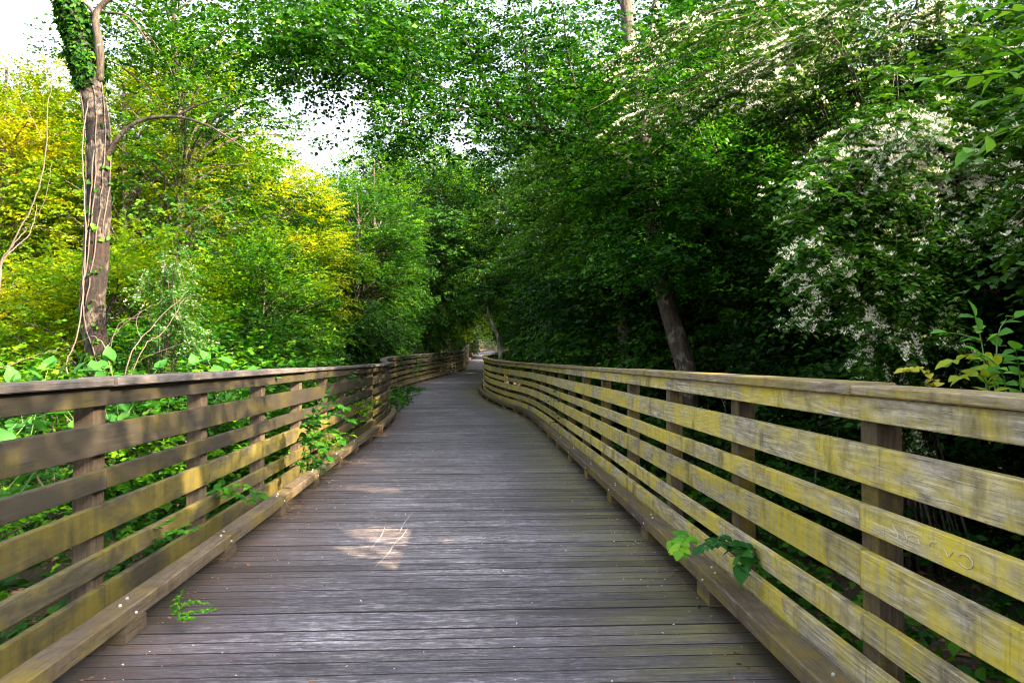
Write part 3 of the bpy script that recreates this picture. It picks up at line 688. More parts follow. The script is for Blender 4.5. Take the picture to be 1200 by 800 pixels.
T('woodland_tree', 'broad', 'dark', 12.5, 83, 13, 'tall dark tree at the outer side of the last rise', group=GR)
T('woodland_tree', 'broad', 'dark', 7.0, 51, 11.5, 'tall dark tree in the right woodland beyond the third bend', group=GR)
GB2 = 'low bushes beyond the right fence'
for (x, y, h, k, c, lab) in [(3.0, 13.2, 2.2, 'dark', (1.3, 1.3, 1.1), 'low bush hanging over the right fence by the tree foot'),
                             (3.6, 10.2, 2.0, 'dark', (1.2, 1.2, 1), 'dark bush at the foot of the leaning trunk'),
                             (3.6, 7.6, 1.6, 'dark', (1.2, 1.2, 1), 'dark low bush seen through the right fence'),
                             (3.1, 20.2, 2.4, 'green', (.9, 1, .9), 'green bush spilling over the bend of the right fence'),
                             (4.8, 9.4, 2.1, 'dark', (1.2, 1.2, 1), 'dark bush between leaning trunk and honeysuckle'),
                             (3.5, 16.8, 2.2, 'green', (.8, .95, .9), 'glossy green bush against the right fence'),
                             (6.4, 7.8, 2.2, 'dark', (1, 1, 1), 'dark bush under the honeysuckle')]:
    T('bush', 'shrub', k, x, y, h, lab, 'bush', GB2, c, 1.15)

# ------------------------------------------------------------------ far wood
def far_wood():
    L = Leaves(); lb = []
    for _ in range(420):
        side = rng.choice([-1, 1]); y = rng.uniform(30, 120); x = side * rng.uniform(14 + max(0, (50 - y)) * .2, 60) if rng.random() < .8 else rng.uniform(-30, 30) if y > 106 else side * rng.uniform(10, 50)
        z = float(ground_z(x, y)) + rng.uniform(.3, min(10, 5 + y * .07)); lb.append((np.array([x, y, z]), 2.4 * rng.uniform(.7, 1.2)))
    foliage(L, lb, 2.6, .34, 9, 1.2)
    o = L.build('distant_wood', M_L_green); o.color = (.9, 1, .8, 1); tag(o, 'mass of woodland filling the distance', 'woodland', kind='stuff')
far_wood()

# ------------------------------------------------------------------ undergrowth
def undergrowth():
    L = Leaves(); n = 30000
    y = rng.uniform(-1, 30, n) ** 1.0; side = rng.random(n) < .55
    x = np.where(side, -rng.uniform(2.15, 11, n), rng.uniform(2.0, 9, n)); keep = vnoise(x * .9, y * .9, 8) > -.45; x, y, side = x[keep], y[keep], side[keep]
    g = ground_z(x, y); hmax = .38 + .38 * (vnoise(x * .6, y * .6, 9) + 1) * .5
    z = g + hmax * rng.uniform(.15, 1, len(x)) ** .7
    C = np.stack([x, y, z], -1); D = rng.normal(0, 1, C.shape); D[:, 2] *= .25
    sprays(L, C, D, .22, 5, .085, T_WIDE, .5 + .2 * vnoise(x, y, 4), .25, droop=.1)
    o = L.build('undergrowth', M_L_green); o.color = (.85, 1.05, 1.0, 1); tag(o, 'leafy green undergrowth covering the forest floor', 'undergrowth', kind='stuff')
    L = Leaves(); n = 15000; x = np.where(rng.random(n) < .5, -rng.uniform(2, 10, n), rng.uniform(2, 8, n)); y = rng.uniform(-1, 22, n)
    C = np.stack([x, y, ground_z(x, y) + .012], -1); L.add(T_OV, C, rng.normal(0, 1, C.shape) * [1, 1, .2], np.array([0, 0, 1.0]) + rng.normal(0, .3, C.shape), rng.uniform(.05, .1, n), rng.random(n))
    tag(L.build('leaf_litter', M_litter), 'brown dead leaves on the forest floor', 'leaf litter', kind='stuff')
undergrowth()

# ------------------------------------------------------------------ ivy trunk on the left
def ivy_tree():
    Y = 9.7; base = at(117, 470, Y); e = empty('ivy_tree', (base[0], base[1], float(ground_z(base[0], base[1])))); o0 = np.array(e.location)
    tag(e, 'tall bare trunk with flaking lichen bark, ivy round its top and one long bare bough', 'tree')
    path = [at(118, 500, Y) * [1, 1, 0] + [0, 0, o0[2] - .2], at(117, 440, Y), at(109, 370, Y), at(113, 300, Y), at(116, 220, Y), at(113, 140, Y), at(100, 70, Y), at(82, 0, Y), at(62, -80, Y), at(50, -190, Y)]
    tp = spline(path, 6); mb = MB(); R = np.interp(np.linspace(0, 1, len(tp)), [0, .1, .3, .7, .85, 1], [.20, .138, .142, .135, .13, .11]); tq = spline(path, 16); Rq = np.interp(np.linspace(0, 1, len(tq)), np.linspace(0, 1, len(tp)), R); tube(mb, tq - o0, Rq * (1 + .05 * vnoise(np.arange(len(tq)) * .33, np.arange(len(tq)) * 0)), 30, wob=.075); mb.build('trunk', M_bark_l, e, True)
    mb = MB()
    def br(pts, r0, r1): c = spline([at(*p) for p in pts], 7); tube(mb, c - o0, np.linspace(r0, r1, len(c)), 7, wob=.06)
    br([(126, 182, Y), (140, 160, 9.6), (165, 141, 9.5), (205, 137, 9.4), (245, 148, 9.2), (290, 176, 9.0)], .036, .009)
    br([(205, 137, 9.4), (235, 122, 9.3), (270, 112, 9.2)], .018, .005); br([(165, 141, 9.5), (150, 125, 9.4)], .01, .004)
    br([(116, 95, Y), (117, 60, 9.6), (112, 25, 9.6), (118, 8, 9.6), (145, -14, 9.5)], .06, .03); br([(114, 22, 9.6), (104, 8, 9.6), (90, -6, 9.6)], .03, .012)
    br([(120, 14, 9.6), (150, 20, 9.5), (172, 48, 9.4), (182, 66, 9.4)], .02, .007); br([(122, 5, 9.6), (131, -20, 9.5)], .03, .01); mb.build('bough', M_bark, e, True)
    # creeper vines on the lower trunk
    mb = MB()
    for _ in range(9):
        i0 = int(rng.integers(0, 22)); ph = rng.uniform(0, 6.28); tw = rng.uniform(-.14, .14); pts = []
        for i in range(i0, min(i0 + 22, len(tp))): a = ph + tw * (i - i0) + rng.normal(0, .05); pts.append(tp[i] + np.array([math.cos(a), math.sin(a), 0]) * (R[i] + .012))
        if len(pts) > 4: tube(mb, np.array(pts) - o0, .009, 5)
    mb.build('creeper_stem', M_twig, e, True)
    L = Leaves()
    def ivy(i0, i1, n, spread, sidebias):
        idx = rng.uniform(i0, i1, n); P = np.stack([np.interp(idx, np.arange(len(tp)), tp[:, k]) for k in range(3)], -1); rr = np.interp(idx, np.arange(len(tp)), R)
        a = rng.uniform(0, 6.28, n); u = np.stack([np.cos(a), np.sin(a), 0 * a], -1); clump = .5 + .5 * vnoise(idx * .8, a * 1.2, 6)
        keep = rng.random(n) < np.clip(clump + sidebias * (-u[:, 0]) * .5 + .1, 0, 1); P, u, rr, clump = P[keep], u[keep], rr[keep], clump[keep]
        C = P + u * (rr + spread * rng.uniform(0, 1, len(P)) * clump)[:, None] - o0
        d = u * .5 + rng.normal(0, .5, C.shape); d[:, 2] -= .7; L.add(T_WIDE, C, d, u + rng.normal(0, .4, C.shape) + [0, 0, .4], rng.uniform(.045, .085, len(C)), np.clip(rng.normal(.45, .25, len(C)), 0, 1))
    N = len(tp); ivy(N * .60, N * .985, 9000, .17, .55); ivy(N * .02, N * .14, 1200, .12, 0); ivy(N * .14, N * .55, 260, .06, 0)
    o = L.build('ivy', M_L_green, e); o.color = (1.1, 1.1, .8, 1)
ivy_tree()

# bare saplings and vines at the left
def stems(name, lines, mat, label, cat, leaves=None, group=None):
    b = at(*lines[0][0][0]); e = empty(name, (b[0], b[1], b[2])); tag(e, label, cat, group); o0 = b; mb = MB()
    for pts, r0, r1 in lines: c = spline([at(*p) for p in pts], 7) - o0; tube(mb, c + vnoise(np.arange(len(c))[:, None] * .9, np.array([[1., 2, 3]]) * r0 * 900, 1) * .012, np.linspace(r0, r1, len(c)) * .72, 6)
    mb.build('stem', mat, e, True)
    if leaves:
        L = Leaves()
        for pts, r0, r1 in lines:
            c = spline([at(*p) for p in pts], 9) - o0; m = len(c) // 2; C = np.repeat(c[m:], leaves, 0) + rng.normal(0, .02, (len(c[m:]) * leaves, 3)); D = rng.normal(0, 1, C.shape); D[:, 2] *= .4
            sprays(L, C, D, .1, 3, .055, T_OV, .6, .25)
        L.build('leaves', M_L_green, e)
    return e
stems('sapling', [([(-8, 470, 8), (0, 320, 8), (12, 290, 8), (40, 235, 8), (52, 190, 8), (56, 130, 8), (62, 80, 8)], .016, .005), ([(12, 290, 8), (30, 270, 8.1), (48, 245, 8), (62, 190, 8)], .009, .003), ([(50, 165, 8), (38, 140, 8), (20, 108, 8)], .006, .003)], M_twig, 'thin bare sapling forking upward at the far left edge', 'sapling')
stems('hanging_vine', [([(82, 448, 8.8), (78, 425, 8.8), (90, 395, 8.8), (98, 330, 8.9), (100, 250, 9.0), (97, 170, 9.2), (103, 120, 9.3)], .013, .008)], M_twig_pale, 'pale hanging vine looping beside the ivy trunk to the fence cap', 'vine')
stems('bare_twig_bush', [([(140, 470, 7.4), (155, 412, 7.5), (185, 375, 7.6), (222, 340, 7.7)], .011, .004), ([(140, 470, 7.4), (170, 405, 7.4), (190, 390, 7.5), (215, 352, 7.6), (228, 345, 7.6)], .009, .003), ([(140, 470, 7.4), (118, 400, 7.6), (95, 400, 7.7), (60, 418, 7.8)], .008, .003),
                         ([(150, 440, 7.4), (160, 425, 7.4), (176, 416, 7.4), (215, 402, 7.5)], .005, .002), ([(165, 398, 7.4), (160, 375, 7.5), (172, 350, 7.6)], .004, .002), ([(126, 416, 7.6), (140, 380, 7.6), (180, 368, 7.7)], .006, .002), ([(124, 408, 7.6), (131, 398, 7.6), (150, 376, 7.6), (190, 352, 7.7)], .006, .002)], M_twig_pale, 'spray of pale bare twigs over the left fence beside the ivy trunk', 'bush')
stems('sapling', [([(-10, 380, 7), (0, 318, 7), (8, 300, 7), (35, 272, 7.1), (44, 240, 7.1)], .012, .004), ([(0, 430, 6.6), (10, 428, 6.6), (30, 420, 6.7), (70, 408, 6.8)], .007, .003)], M_twig_pale, 'pale thin broken stem low at the far left edge', 'sapling')

# fallen log and its litter beyond the left fence
def log():
    a = at(140, 585, 8.2); b = at(222, 536, 8.9); gz = float(ground_z(a[0], a[1])); a[2] = gz + .13; b[2] = gz + .2
    e = empty('fallen_log', tuple(a)); tag(e, 'pale splitting fallen log on the ground beyond the left fence', 'log'); mb = MB(); d = b - a; c = spline([a - d * .5 - a, d * .1, d * .5, d], 5); tube(mb, c, np.linspace(.12, .15, len(c)), 12, wob=.12); mb.build('bark', M_bark_l, e)
log()

# ------------------------------------------------------------------ leaning tree on the right with the limb over the path
def leaning_tree():
    Y = 11.0; b = at(806, 470, Y); e = empty('leaning_tree', (b[0], b[1], float(ground_z(b[0], b[1])))); o0 = np.array(e.location)
    tag(e, 'brown trunk leaning left behind the right fence, its limb arching over the boardwalk', 'tree', GR)
    path = [np.array([b[0] + .12, b[1], o0[2] - .2]), at(806, 450, Y), at(795, 400, Y), at(780, 350, Y + .1), at(768, 280, Y + .3), at(758, 190, Y + .6), at(748, 110, Y + .9), at(736, 30, Y + 1.2), at(728, -80, Y + 1.5), at(724, -200, Y + 1.8)]
    tp = spline(path, 6); mb = MB(); R = np.linspace(.165, .085, len(tp)); tube(mb, tp - o0, R, 14, wob=.07); o = mb.build('trunk', M_bark, e, True)
    mb = MB(); ends = []
    def br(pts, r0, r1, sub=1):
        c = spline([at(*p) for p in pts], 7); tube(mb, c - o0, np.linspace(r0, r1, len(c)), 7, wob=.05); ends.append((c, r0)); return c
    br([(758, 205, 11.6), (700, 170, 11.2), (640, 152, 11), (600, 143, 10.8), (560, 128, 10.6), (520, 104, 10.4), (492, 92, 10.3), (440, 88, 10), (390, 80, 9.8)], .05, .010)
    br([(492, 92, 10.3), (470, 76, 10.4), (448, 58, 10.6), (425, 30, 10.8), (400, 5, 11)], .03, .008); br([(490, 90, 10.3), (488, 65, 10.4), (478, 35, 10.3), (470, 10, 10.2)], .02, .007)
    br([(600, 143, 10.8), (575, 110, 11.2), (560, 75, 11.4), (540, 35, 11.8), (530, -5, 12)], .035, .008)
    br([(560, 128, 10.6), (530, 130, 10.2), (490, 140, 9.9), (450, 150, 9.8)], .02, .006); br([(640, 152, 11), (620, 110, 11.2), (615, 50, 11.5), (600, 5, 11.8)], .04, .01)
    br([(440, 88, 10), (410, 60, 9.8), (370, 42, 9.6), (320, 35, 9.5)], .016, .005); br([(425, 30, 10.8), (380, 10, 10.5), (330, 5, 10.3)], .016, .005)
    br([(390, 80, 9.8), (350, 75, 9.6), (310, 72, 9.5)], .012, .004); br([(700, 170, 11.2), (680, 120, 11), (665, 60, 11), (660, 10, 11)], .03, .01)
    mb.build('limb', M_bark, e, True)
    L = Leaves()
    for c, r0 in ends:
        n = len(c); i0 = int(n * (.35 if r0 > .05 else .15)); seg = c[i0:]
        m = len(seg) * 10; ii = rng.integers(0, len(seg), m); C = seg[ii] + rng.normal(0, 1, (m, 3)) * [.32, .5, .20]
        D = rng.normal(0, 1, C.shape) + [-.3, -.1, 0]; D[:, 2] = D[:, 2] * .25 - .1; sprays(L, C - o0, D, .46, 13, .07, T_RH, .5, .25, droop=.2)
    blobs = [(300, 40, 9.6, .9, 1), (345, 30, 9.9, .8, 1.2), (395, 35, 10.2, .75, 1.2), (455, 35, 10.6, .7, 1), (520, 30, 11.2, .8, 1), (570, 40, 11.6, .8, 1.2), (610, 60, 11.4, .8, 1.2), (330, 80, 9.8, .45, .8), (460, 160, 9.9, .45, .8), (500, 165, 10, .5, 1), (430, 95, 9.9, .4, .5),
             (640, 100, 11.2, .8, 1.2), (670, 40, 11, .9, 1.2), (720, 120, 11.5, .9, 1.2), (560, 165, 10.6, .4, .6), (540, 100, 10.7, .35, .5), (700, 70, 11.6, .8, 1), (725, 190, 10.6, .75, 1.5), (760, 250, 10.2, .8, 1.6), (745, 310, 10.4, .6, 1.4), (775, 290, 9.8, .6, 2.2), (790, 330, 9.8, .4, 1.8), (765, 200, 10.2, .6, 1.6), (735, 120, 11, .8, 1.6), (780, 110, 11, .8, 1.4), (690, 230, 11, .8, 1.5), (770, 180, 10.5, .8, 1.5), (780, 60, 11.5, .8, 1), (380, 10, 10.2, .8, 1), (440, 5, 10.6, .8, 1), (500, -5, 11, .9, 1), (260, 20, 9.5, .6, .8)]
    for (px, py, y_, r, dn) in blobs:
        p = at(px, py, y_); n = int(31 * r * r * 4 * dn); u = rng.normal(0, .55, (n, 3)); lay = rng.normal(0, .5, 6)[rng.integers(0, 6, n)]; u[:, 2] = lay + rng.normal(0, .07, n); C = p + u * r * [1.2, 1.2, .55]; D = norm(u) + [-.2, 0, 0]; D[:, 2] = D[:, 2] * .2 - .1
        sprays(L, C - o0, D, .46, 12, .074, T_RH, rng.uniform(.3, .8), .22, droop=.18)
    o = L.build('crown', M_L_green, e); o.color = (.68, .86, .62, 1)
leaning_tree()

def pale_trunks():
    for (pts, r, lab) in [([(732, 470, 15), (730, 250, 15.2), (733, 100, 15.4), (737, 20, 15.6), (740, -60, 15.8)], .13, 'pale straight trunk showing at the top of the photo among green leaves'),
                          ([(790, 470, 17), (775, 200, 17), (765, 60, 17), (772, -10, 17), (790, -60, 17)], .12, 'pale slanting trunk right of the straight pale one at the top'),
                          ([(590, 428, 30), (585, 405, 30), (579, 385, 30), (573, 368, 30), (569, 350, 30)], .085, 'pale thin leaning trunk beside the far end of the right fence')]:
        b = at(*pts[0]); g = float(ground_z(b[0], b[1])); e = empty('pale_trunk_tree', (b[0], b[1], g)); tag(e, lab, 'tree'); o0 = np.array(e.location); P = [at(*p) for p in pts]; P = [np.array([P[0][0], P[0][1], g - .2])] + P[1:]
        c = spline(P, 6); mb = MB(); tube(mb, c - o0, np.linspace(r, r * .6, len(c)), 10, wob=.06); mb.build('trunk', M_bark_pale, e, True)
        L = Leaves(); lb = [(P[-1] - o0 + rng.normal(0, 1, 3) * [1.0, 1.0, .6] + [.3, -.2, .8], .85) for _ in range(9)]; foliage(L, lb, 20, .11, 10, .45); o = L.build('crown', M_L_green, e); o.color = (.9, 1, .8, 1)
pale_trunks()

# ------------------------------------------------------------------ arching flowering shrubs
def arch_shrub(name, label, cat, base, tips, apex_up, leafsize, twigs, tlen, k, flower, fl_size, leafm, col=(1, 1, 1), tint=.5, tpl=T_OV, group=None, spread_from=.3, stemr=.013):
    base = np.array(base, float); base[2] = float(ground_z(base[0], base[1])); e = empty(name, tuple(base)); tag(e, label, cat, group); mb = MB(); L = Leaves(); Fl = Leaves()
    for tip in tips:
        tip = np.array(tip, float); mid = base * .45 + tip * .55; mid[2] = max(tip[2], base[2]) + apex_up * rng.uniform(.6, 1.2); b0 = base + rng.normal(0, .18, 3) * [1, 1, 0]
        low = base * .8 + tip * .2; low[2] = base[2] + (mid[2] - base[2]) * .55
        c = spline([b0, low, mid, tip], 8); tube(mb, c - base, np.linspace(stemr, .003, len(c)), 5, cap=False)
        i = rng.uniform(spread_from * (len(c) - 1), len(c) - 1, twigs); i[:twigs // 2] = np.maximum(i[:twigs // 2], .6 * (len(c) - 1)); P = np.stack([np.interp(i, np.arange(len(c)), c[:, q]) for q in range(3)], -1)
        t = tip - mid; t[2] = 0; t = t / (np.linalg.norm(t) + 1e-6); D = np.stack([t[0] + rng.normal(0, .6, twigs), t[1] + rng.normal(0, .6, twigs), rng.normal(-.12, .12, twigs)], -1)
        n = twigs; Dn = norm(D); ln = tlen * rng.uniform(.5, 1.3, n); tt = (np.arange(k) + .5) / k
        side = norm(np.cross(Dn, [0, 0, 1.0])); sg = np.where(np.arange(k) % 2 == 0, 1., -1.)
        pos = P[:, None] + Dn[:, None] * (ln[:, None] * tt)[:, :, None]; pos[:, :, 2] -= .35 * ln[:, None] * tt ** 2
        dr = Dn[:, None] * .5 + side[:, None] * sg[None, :, None] + rng.normal(0, .18, (n, k, 3)); dr[:, :, 2] -= .25
        nr = np.array([0, 0, 1.0]) + rng.normal(0, .22, (n, k, 3)); tn = np.clip(tint + rng.normal(0, .17, (n, k)) + rng.normal(0, .1, (n, 1)), 0, 1)
        L.add(tpl, (pos - base).reshape(-1, 3), dr.reshape(-1, 3), nr.reshape(-1, 3), (leafsize * rng.uniform(.7, 1.2, (n, k))).ravel(), tn.ravel())
        if flower > 0:
            fm = rng.random((n, k)) < flower * np.clip(.5 + .9 * vnoise(P[:, 0:1] * 1.9, P[:, 2:3] * 1.9 + 5, 3), .1, 1) * (tt[None, :] > .35); fp = pos[fm]
            for q in range(9):
                pp = fp + rng.normal(0, fl_size * .32, fp.shape) * [1, 1, .4] + [0, 0, .012]; a = rng.uniform(0, 6.28, len(fp)); dd = np.stack([np.cos(a) * .7, np.sin(a) * .7, rng.uniform(.2, 1.1, len(fp))], -1)
                Fl.add(T_PETAL if q > 3 else (T_PETAL[0] * [2.2, 1, 1], T_PETAL[1]), pp - base, dd, rng.normal(0, 1, dd.shape), fl_size * rng.uniform(.6, 1.1, len(fp)), .5)
    mb.build('stems', M_twig, e, True); o = L.build('foliage', leafm, e); o.color = (*col, 1)
    if flower > 0: Fl.build('blossom', M_petal, e)
    return e
def region_tips(n, x0, x1, y0, y1, d0, d1, slope=0):
    out = []
    for _ in range(n):
        px = rng.uniform(x0, x1); py = rng.uniform(y0, y1) + slope * (px - (x0 + x1) / 2); out.append(at(px, py, rng.uniform(d0, d1)))
    return out
tips = region_tips(40, 930, 1010, 190, 345, 4.8, 5.8) + region_tips(44, 1000, 1110, 130, 390, 4.9, 6.2) + region_tips(22, 950, 1110, 300, 425, 4.8, 5.6) + region_tips(20, 1100, 1200, 170, 330, 5.4, 6.4)
arch_shrub('honeysuckle', 'large arching honeysuckle covered in cream flowers hanging down to the right fence cap', 'shrub', (4.2, 6.9, 0), tips, .5, .062, 42, .36, 14, .55, .034, M_L_honey, (1.35, 1.5, 1.1), .55)
tips = region_tips(40, 830, 1180, -40, 110, 6.4, 8.0, -.12) + region_tips(26, 700, 860, 40, 170, 8.0, 10.0, -.2)
arch_shrub('honeysuckle', 'taller honeysuckle with cream flowers filling the upper right of the photo', 'shrub', (5.6, 8.6, 0), tips, .5, .06, 32, .42, 14, .34, .036, M_L_honey, (.9, .95, .9), .55)
tips = region_tips(30, 570, 700, 190, 330, 15, 17.5, -.3)
arch_shrub('drooping_shrub', 'pale green drooping shrub above the bend of the right fence', 'shrub', (4.0, 17.2, 0), tips, .8, .09, 44, .6, 14, .06, .04, M_L_honey, (1.6, 1.6, 1.5), .75)
tips = region_tips(26, 760, 900, 190, 350, 9, 10.6, -.1) + region_tips(22, 680, 790, 120, 310, 9.4, 10.6)
arch_shrub('drooping_shrub', 'mid green shrub with arching leafy twigs in front of the leaning trunk top', 'shrub', (4.4, 11.2, 0), tips, .6, .075, 44, .42, 13, .0, .03, M_L_green, (1.0, 1.2, 1.1), .5)
tips = region_tips(10, 1150, 1230, 150, 215, 3.0, 3.7) + region_tips(14, 1165, 1290, 240, 420, 3.8, 4.6)
arch_shrub('honeysuckle', 'near honeysuckle with large white blossom cut by the right edge of the photo', 'shrub', (4.3, 3.8, 0), tips, .4, .07, 24, .3, 12, .4, .034, M_L_honey, (1.2, 1.3, 1), .6)
tips = region_tips(22, 150, 260, 320, 430, 8.4, 9.8)
arch_shrub('drooping_shrub', 'silvery leaved shrub behind the left fence right of the ivy trunk', 'shrub', (-4.4, 10.2, 0), tips, .4, .045, 24, .3, 12, .07, .018, M_L_honey, (1.0, 1.15, 1.6), .6)
# honeysuckle hedge out of view beside the camera, added to shade deck and fence
tips = [np.array([2.6 + rng.uniform(0, 2.4), rng.uniform(-2.5, 2.4), rng.uniform(1.6, 3.6)]) for _ in range(42)]
arch_shrub('honeysuckle', 'unseen honeysuckle hedge added for shade beside the viewer beyond the right fence', 'shrub', (4.3, .4, 0), tips, .5, .075, 26, .42, 12, .15, .034, M_L_honey, (1, 1, 1), .5)

# ------------------------------------------------------------------ small leafy sprigs
def sprig(name, label, cat, stems_, leafsize, tpl, mat, col=(1, 1, 1), gap=.05, root=None, r=.003, tint=.6, up=1.0, big0=1.0, spread=1.0):
    P0 = np.array(stems_[0][0]); e = empty(name, tuple(P0)); tag(e, label, cat); mb = MB(); L = Leaves()
    for pts in stems_:
        c = spline(pts, 8); tube(mb, c - P0, np.linspace(r, r * .4, len(c)), 5); s = np.concatenate([[0], np.cumsum(np.linalg.norm(np.diff(c, axis=0), axis=1))]); n = max(2, int(s[-1] / gap))
        q = np.linspace(.15 * s[-1], s[-1], n); C = np.stack([np.interp(q, s, c[:, i]) for i in range(3)], -1); t = norm(np.stack([np.interp(q, s, np.gradient(c[:, i])) for i in range(3)], -1))
        for sg in (-1, 1):
            sd = norm(np.cross(t, [0, 0, 1.0]) + rng.normal(0, .25, t.shape)) * sg; d = sd * spread + t * .6 + rng.normal(0, .2, t.shape); d[:, 2] -= .15
            L.add(tpl, C - P0, d, np.array([0, -.35, up]) + rng.normal(0, .3, C.shape), leafsize * rng.uniform(.6, 1.15, n) * np.linspace(big0, .75, n), np.clip(rng.normal(tint, .16, n), 0, 1))
        L.add(tpl, C[-1:] - P0, t[-1:], np.array([[0, -.3, 1.0]]), leafsize, tint)
    mb.build('stem', M_stem, e, True); o = L.build('leaves', mat, e); o.color = (*col, 1); return e
A = at
# upper right branch with large bright leaves
sprig('leafy_branch', 'branch with large bright green pointed leaves reaching in at the upper right edge', 'branch',
      [[A(1290, 60, 3.0), A(1210, 80, 2.9), A(1150, 88, 2.8), A(1095, 92, 2.75)], [A(1260, 95, 3.0), A(1200, 110, 2.9), A(1165, 118, 2.9)], [A(1260, 30, 3.0), A(1200, 15, 2.9), A(1130, 8, 2.8)],
       [A(1270, 130, 3.0), A(1205, 145, 2.9), A(1160, 160, 2.9), A(1140, 175, 2.9)], [A(1210, 80, 2.9), A(1185, 60, 2.8), A(1168, 52, 2.8)]], .105, T_WIDE, M_L_big, col=(1.3, 1.5, 1.1), gap=.085, r=.006, tint=.7)
# lower right: young shoots over the fence cap
sprig('young_shrub', 'leafy young shoots with green leaves above the right fence cap at the right edge', 'plant',
      [[A(1160, 520, 3.1), A(1155, 440, 3.1), A(1150, 400, 3.1), A(1143, 372, 3.1)], [A(1175, 520, 3.2), A(1168, 430, 3.2), A(1172, 385, 3.2), A(1190, 372, 3.2)], [A(1150, 400, 3.1), A(1128, 392, 3.1), A(1112, 390, 3.1)],
       [A(1200, 520, 3.1), A(1195, 440, 3.1), A(1190, 410, 3.0)], [A(1180, 520, 3.0), A(1178, 450, 3.0), A(1165, 425, 2.9), A(1150, 415, 2.9)]], .085, T_WIDE, M_L_big, col=(1.5, 1.6, 1.2), gap=.06, r=.005, tint=.6)
sprig('yellow_vine', 'yellow green young leaves just above the right fence cap near its joint', 'plant',
      [[A(1100, 480, 3.3), A(1092, 445, 3.2), A(1080, 433, 3.2), A(1062, 434, 3.2)]], .06, T_HEART, M_L_yel, col=(1.3, 1.3, 1), gap=.035, r=.003, tint=.5, up=.6)
sprig('yellow_vine', 'drooping yellow green leaf cluster over the right fence cap near the right edge', 'plant',
      [[A(1170, 480, 3.0), A(1160, 430, 3.0), A(1140, 415, 2.95), A(1118, 422, 2.95)], [A(1165, 470, 3.0), A(1150, 440, 2.95), A(1128, 442, 2.9)]], .09, T_OV, M_L_yel, col=(1.0, 1.25, .7), gap=.055, r=.004, tint=.25, up=.5)
# on the right kerb
sprig('vine_sprig', 'fresh green sprig with pointed leaves resting on the right kerb', 'plant',
      [[A(815, 632, 4.35), A(806, 630, 4.2), A(799, 636, 4.05), A(796, 645, 3.98)], [A(806, 630, 4.2), A(797, 627, 4.2), A(790, 634, 4.15)]], .085, T_WIDE, M_L_big, col=(1.5, 1.6, 1), gap=.03, tint=.7, spread=1.0)
sprig('vine_sprig', 'blue green rounded leaves poking through the right fence beside the kerb', 'plant',
      [[A(868, 645, 4.2), A(850, 636, 4.15), A(833, 637, 4.1), A(822, 643, 4.05)], [A(868, 645, 4.2), A(850, 630, 4.2), A(840, 632, 4.2)]], .085, T_WIDE, M_L_big, col=(.6, .85, 1.3), gap=.035, tint=.4)
sprig('vine_sprig', 'dark green rounded leaves drooping over the lowest board of the right fence', 'plant',
      [[A(895, 665, 4.0), A(880, 650, 3.98), A(868, 648, 3.95), A(868, 664, 3.9)], [A(895, 665, 4.0), A(882, 645, 4.0), A(872, 640, 3.98)]], .10, T_HEART, M_L_big, col=(.5, .8, .9), gap=.04, tint=.45)
# left fence plants
sprig('leafy_vine', 'clump of green leaves pushing through the left fence near its middle', 'plant',
      [[A(350, 500, 7.6), A(372, 492, 7.3), A(392, 485, 7.2), A(410, 492, 7.1)], [A(360, 510, 7.6), A(376, 480, 7.4), A(395, 474, 7.3), A(405, 478, 7.2)], [A(355, 520, 7.6), A(372, 510, 7.3), A(390, 505, 7.2), A(400, 515, 7.1)], [A(360, 500, 7.6), A(372, 475, 7.4), A(382, 462, 7.4)],
       [A(365, 520, 7.6), A(375, 525, 7.3), A(385, 535, 7.2)], [A(350, 520, 7.7), A(365, 500, 7.4), A(380, 497, 7.3)]], .09, T_WIDE, M_L_green, col=(1.2, 1.5, 1.45), gap=.05, r=.004, tint=.55)
sprig('fern_sprig', 'small green sprig growing up through the deck beside the left kerb', 'plant',
      [[A(208, 722, 4.1), A(212, 712, 4.1), A(222, 704, 4.12), A(240, 706, 4.15)], [A(208, 722, 4.1), A(214, 718, 4.1), A(228, 716, 4.1), A(248, 714, 4.1)], [A(208, 722, 4.1), A(208, 708, 4.1), A(212, 696, 4.1)], [A(208, 722, 4.1), A(215, 724, 4.05), A(226, 724, 4.0)], [A(208, 722, 4.1), A(203, 712, 4.15), A(206, 702, 4.15)]], .032, T_OV, M_L_green, col=(2.2, 2.4, 1.5), gap=.011, tint=.65)
sprig('fern_sprig', 'tiny green seedling on top of the left kerb near the corner', 'plant',
      [[A(56, 778, 3.55), A(60, 772, 3.55), A(70, 772, 3.5)], [A(56, 778, 3.55), A(50, 772, 3.55), A(42, 772, 3.55)], [A(56, 778, 3.55), A(63, 777, 3.5), A(68, 779, 3.45)]], .045, T_OV, M_L_green, col=(1.6, 1.9, 1.3), gap=.022, tint=.65)
sprig('vine_sprig', 'leafy sprig creeping between the two lowest boards of the left fence', 'plant',
      [[A(130, 655, 4.5), A(160, 640, 4.6), A(185, 628, 4.6), A(215, 617, 4.6)], [A(180, 640, 4.6), A(200, 625, 4.5), A(225, 620, 4.4)], [A(160, 640, 4.6), A(175, 622, 4.6), A(195, 612, 4.6)]], .06, T_OV, M_L_green, col=(1.6, 1.9, 1.8), gap=.035, tint=.6)
sprig('vine_sprig', 'sprig of green leaves through the left fence where the sun touches a board', 'plant',
      [[A(240, 578, 5.8), A(262, 572, 5.6), A(285, 570, 5.5), A(305, 580, 5.4)], [A(250, 585, 5.8), A(270, 578, 5.6), A(292, 585, 5.5)]], .08, T_WIDE, M_L_green, col=(1.3, 1.5, 1.2), gap=.05, tint=.6)
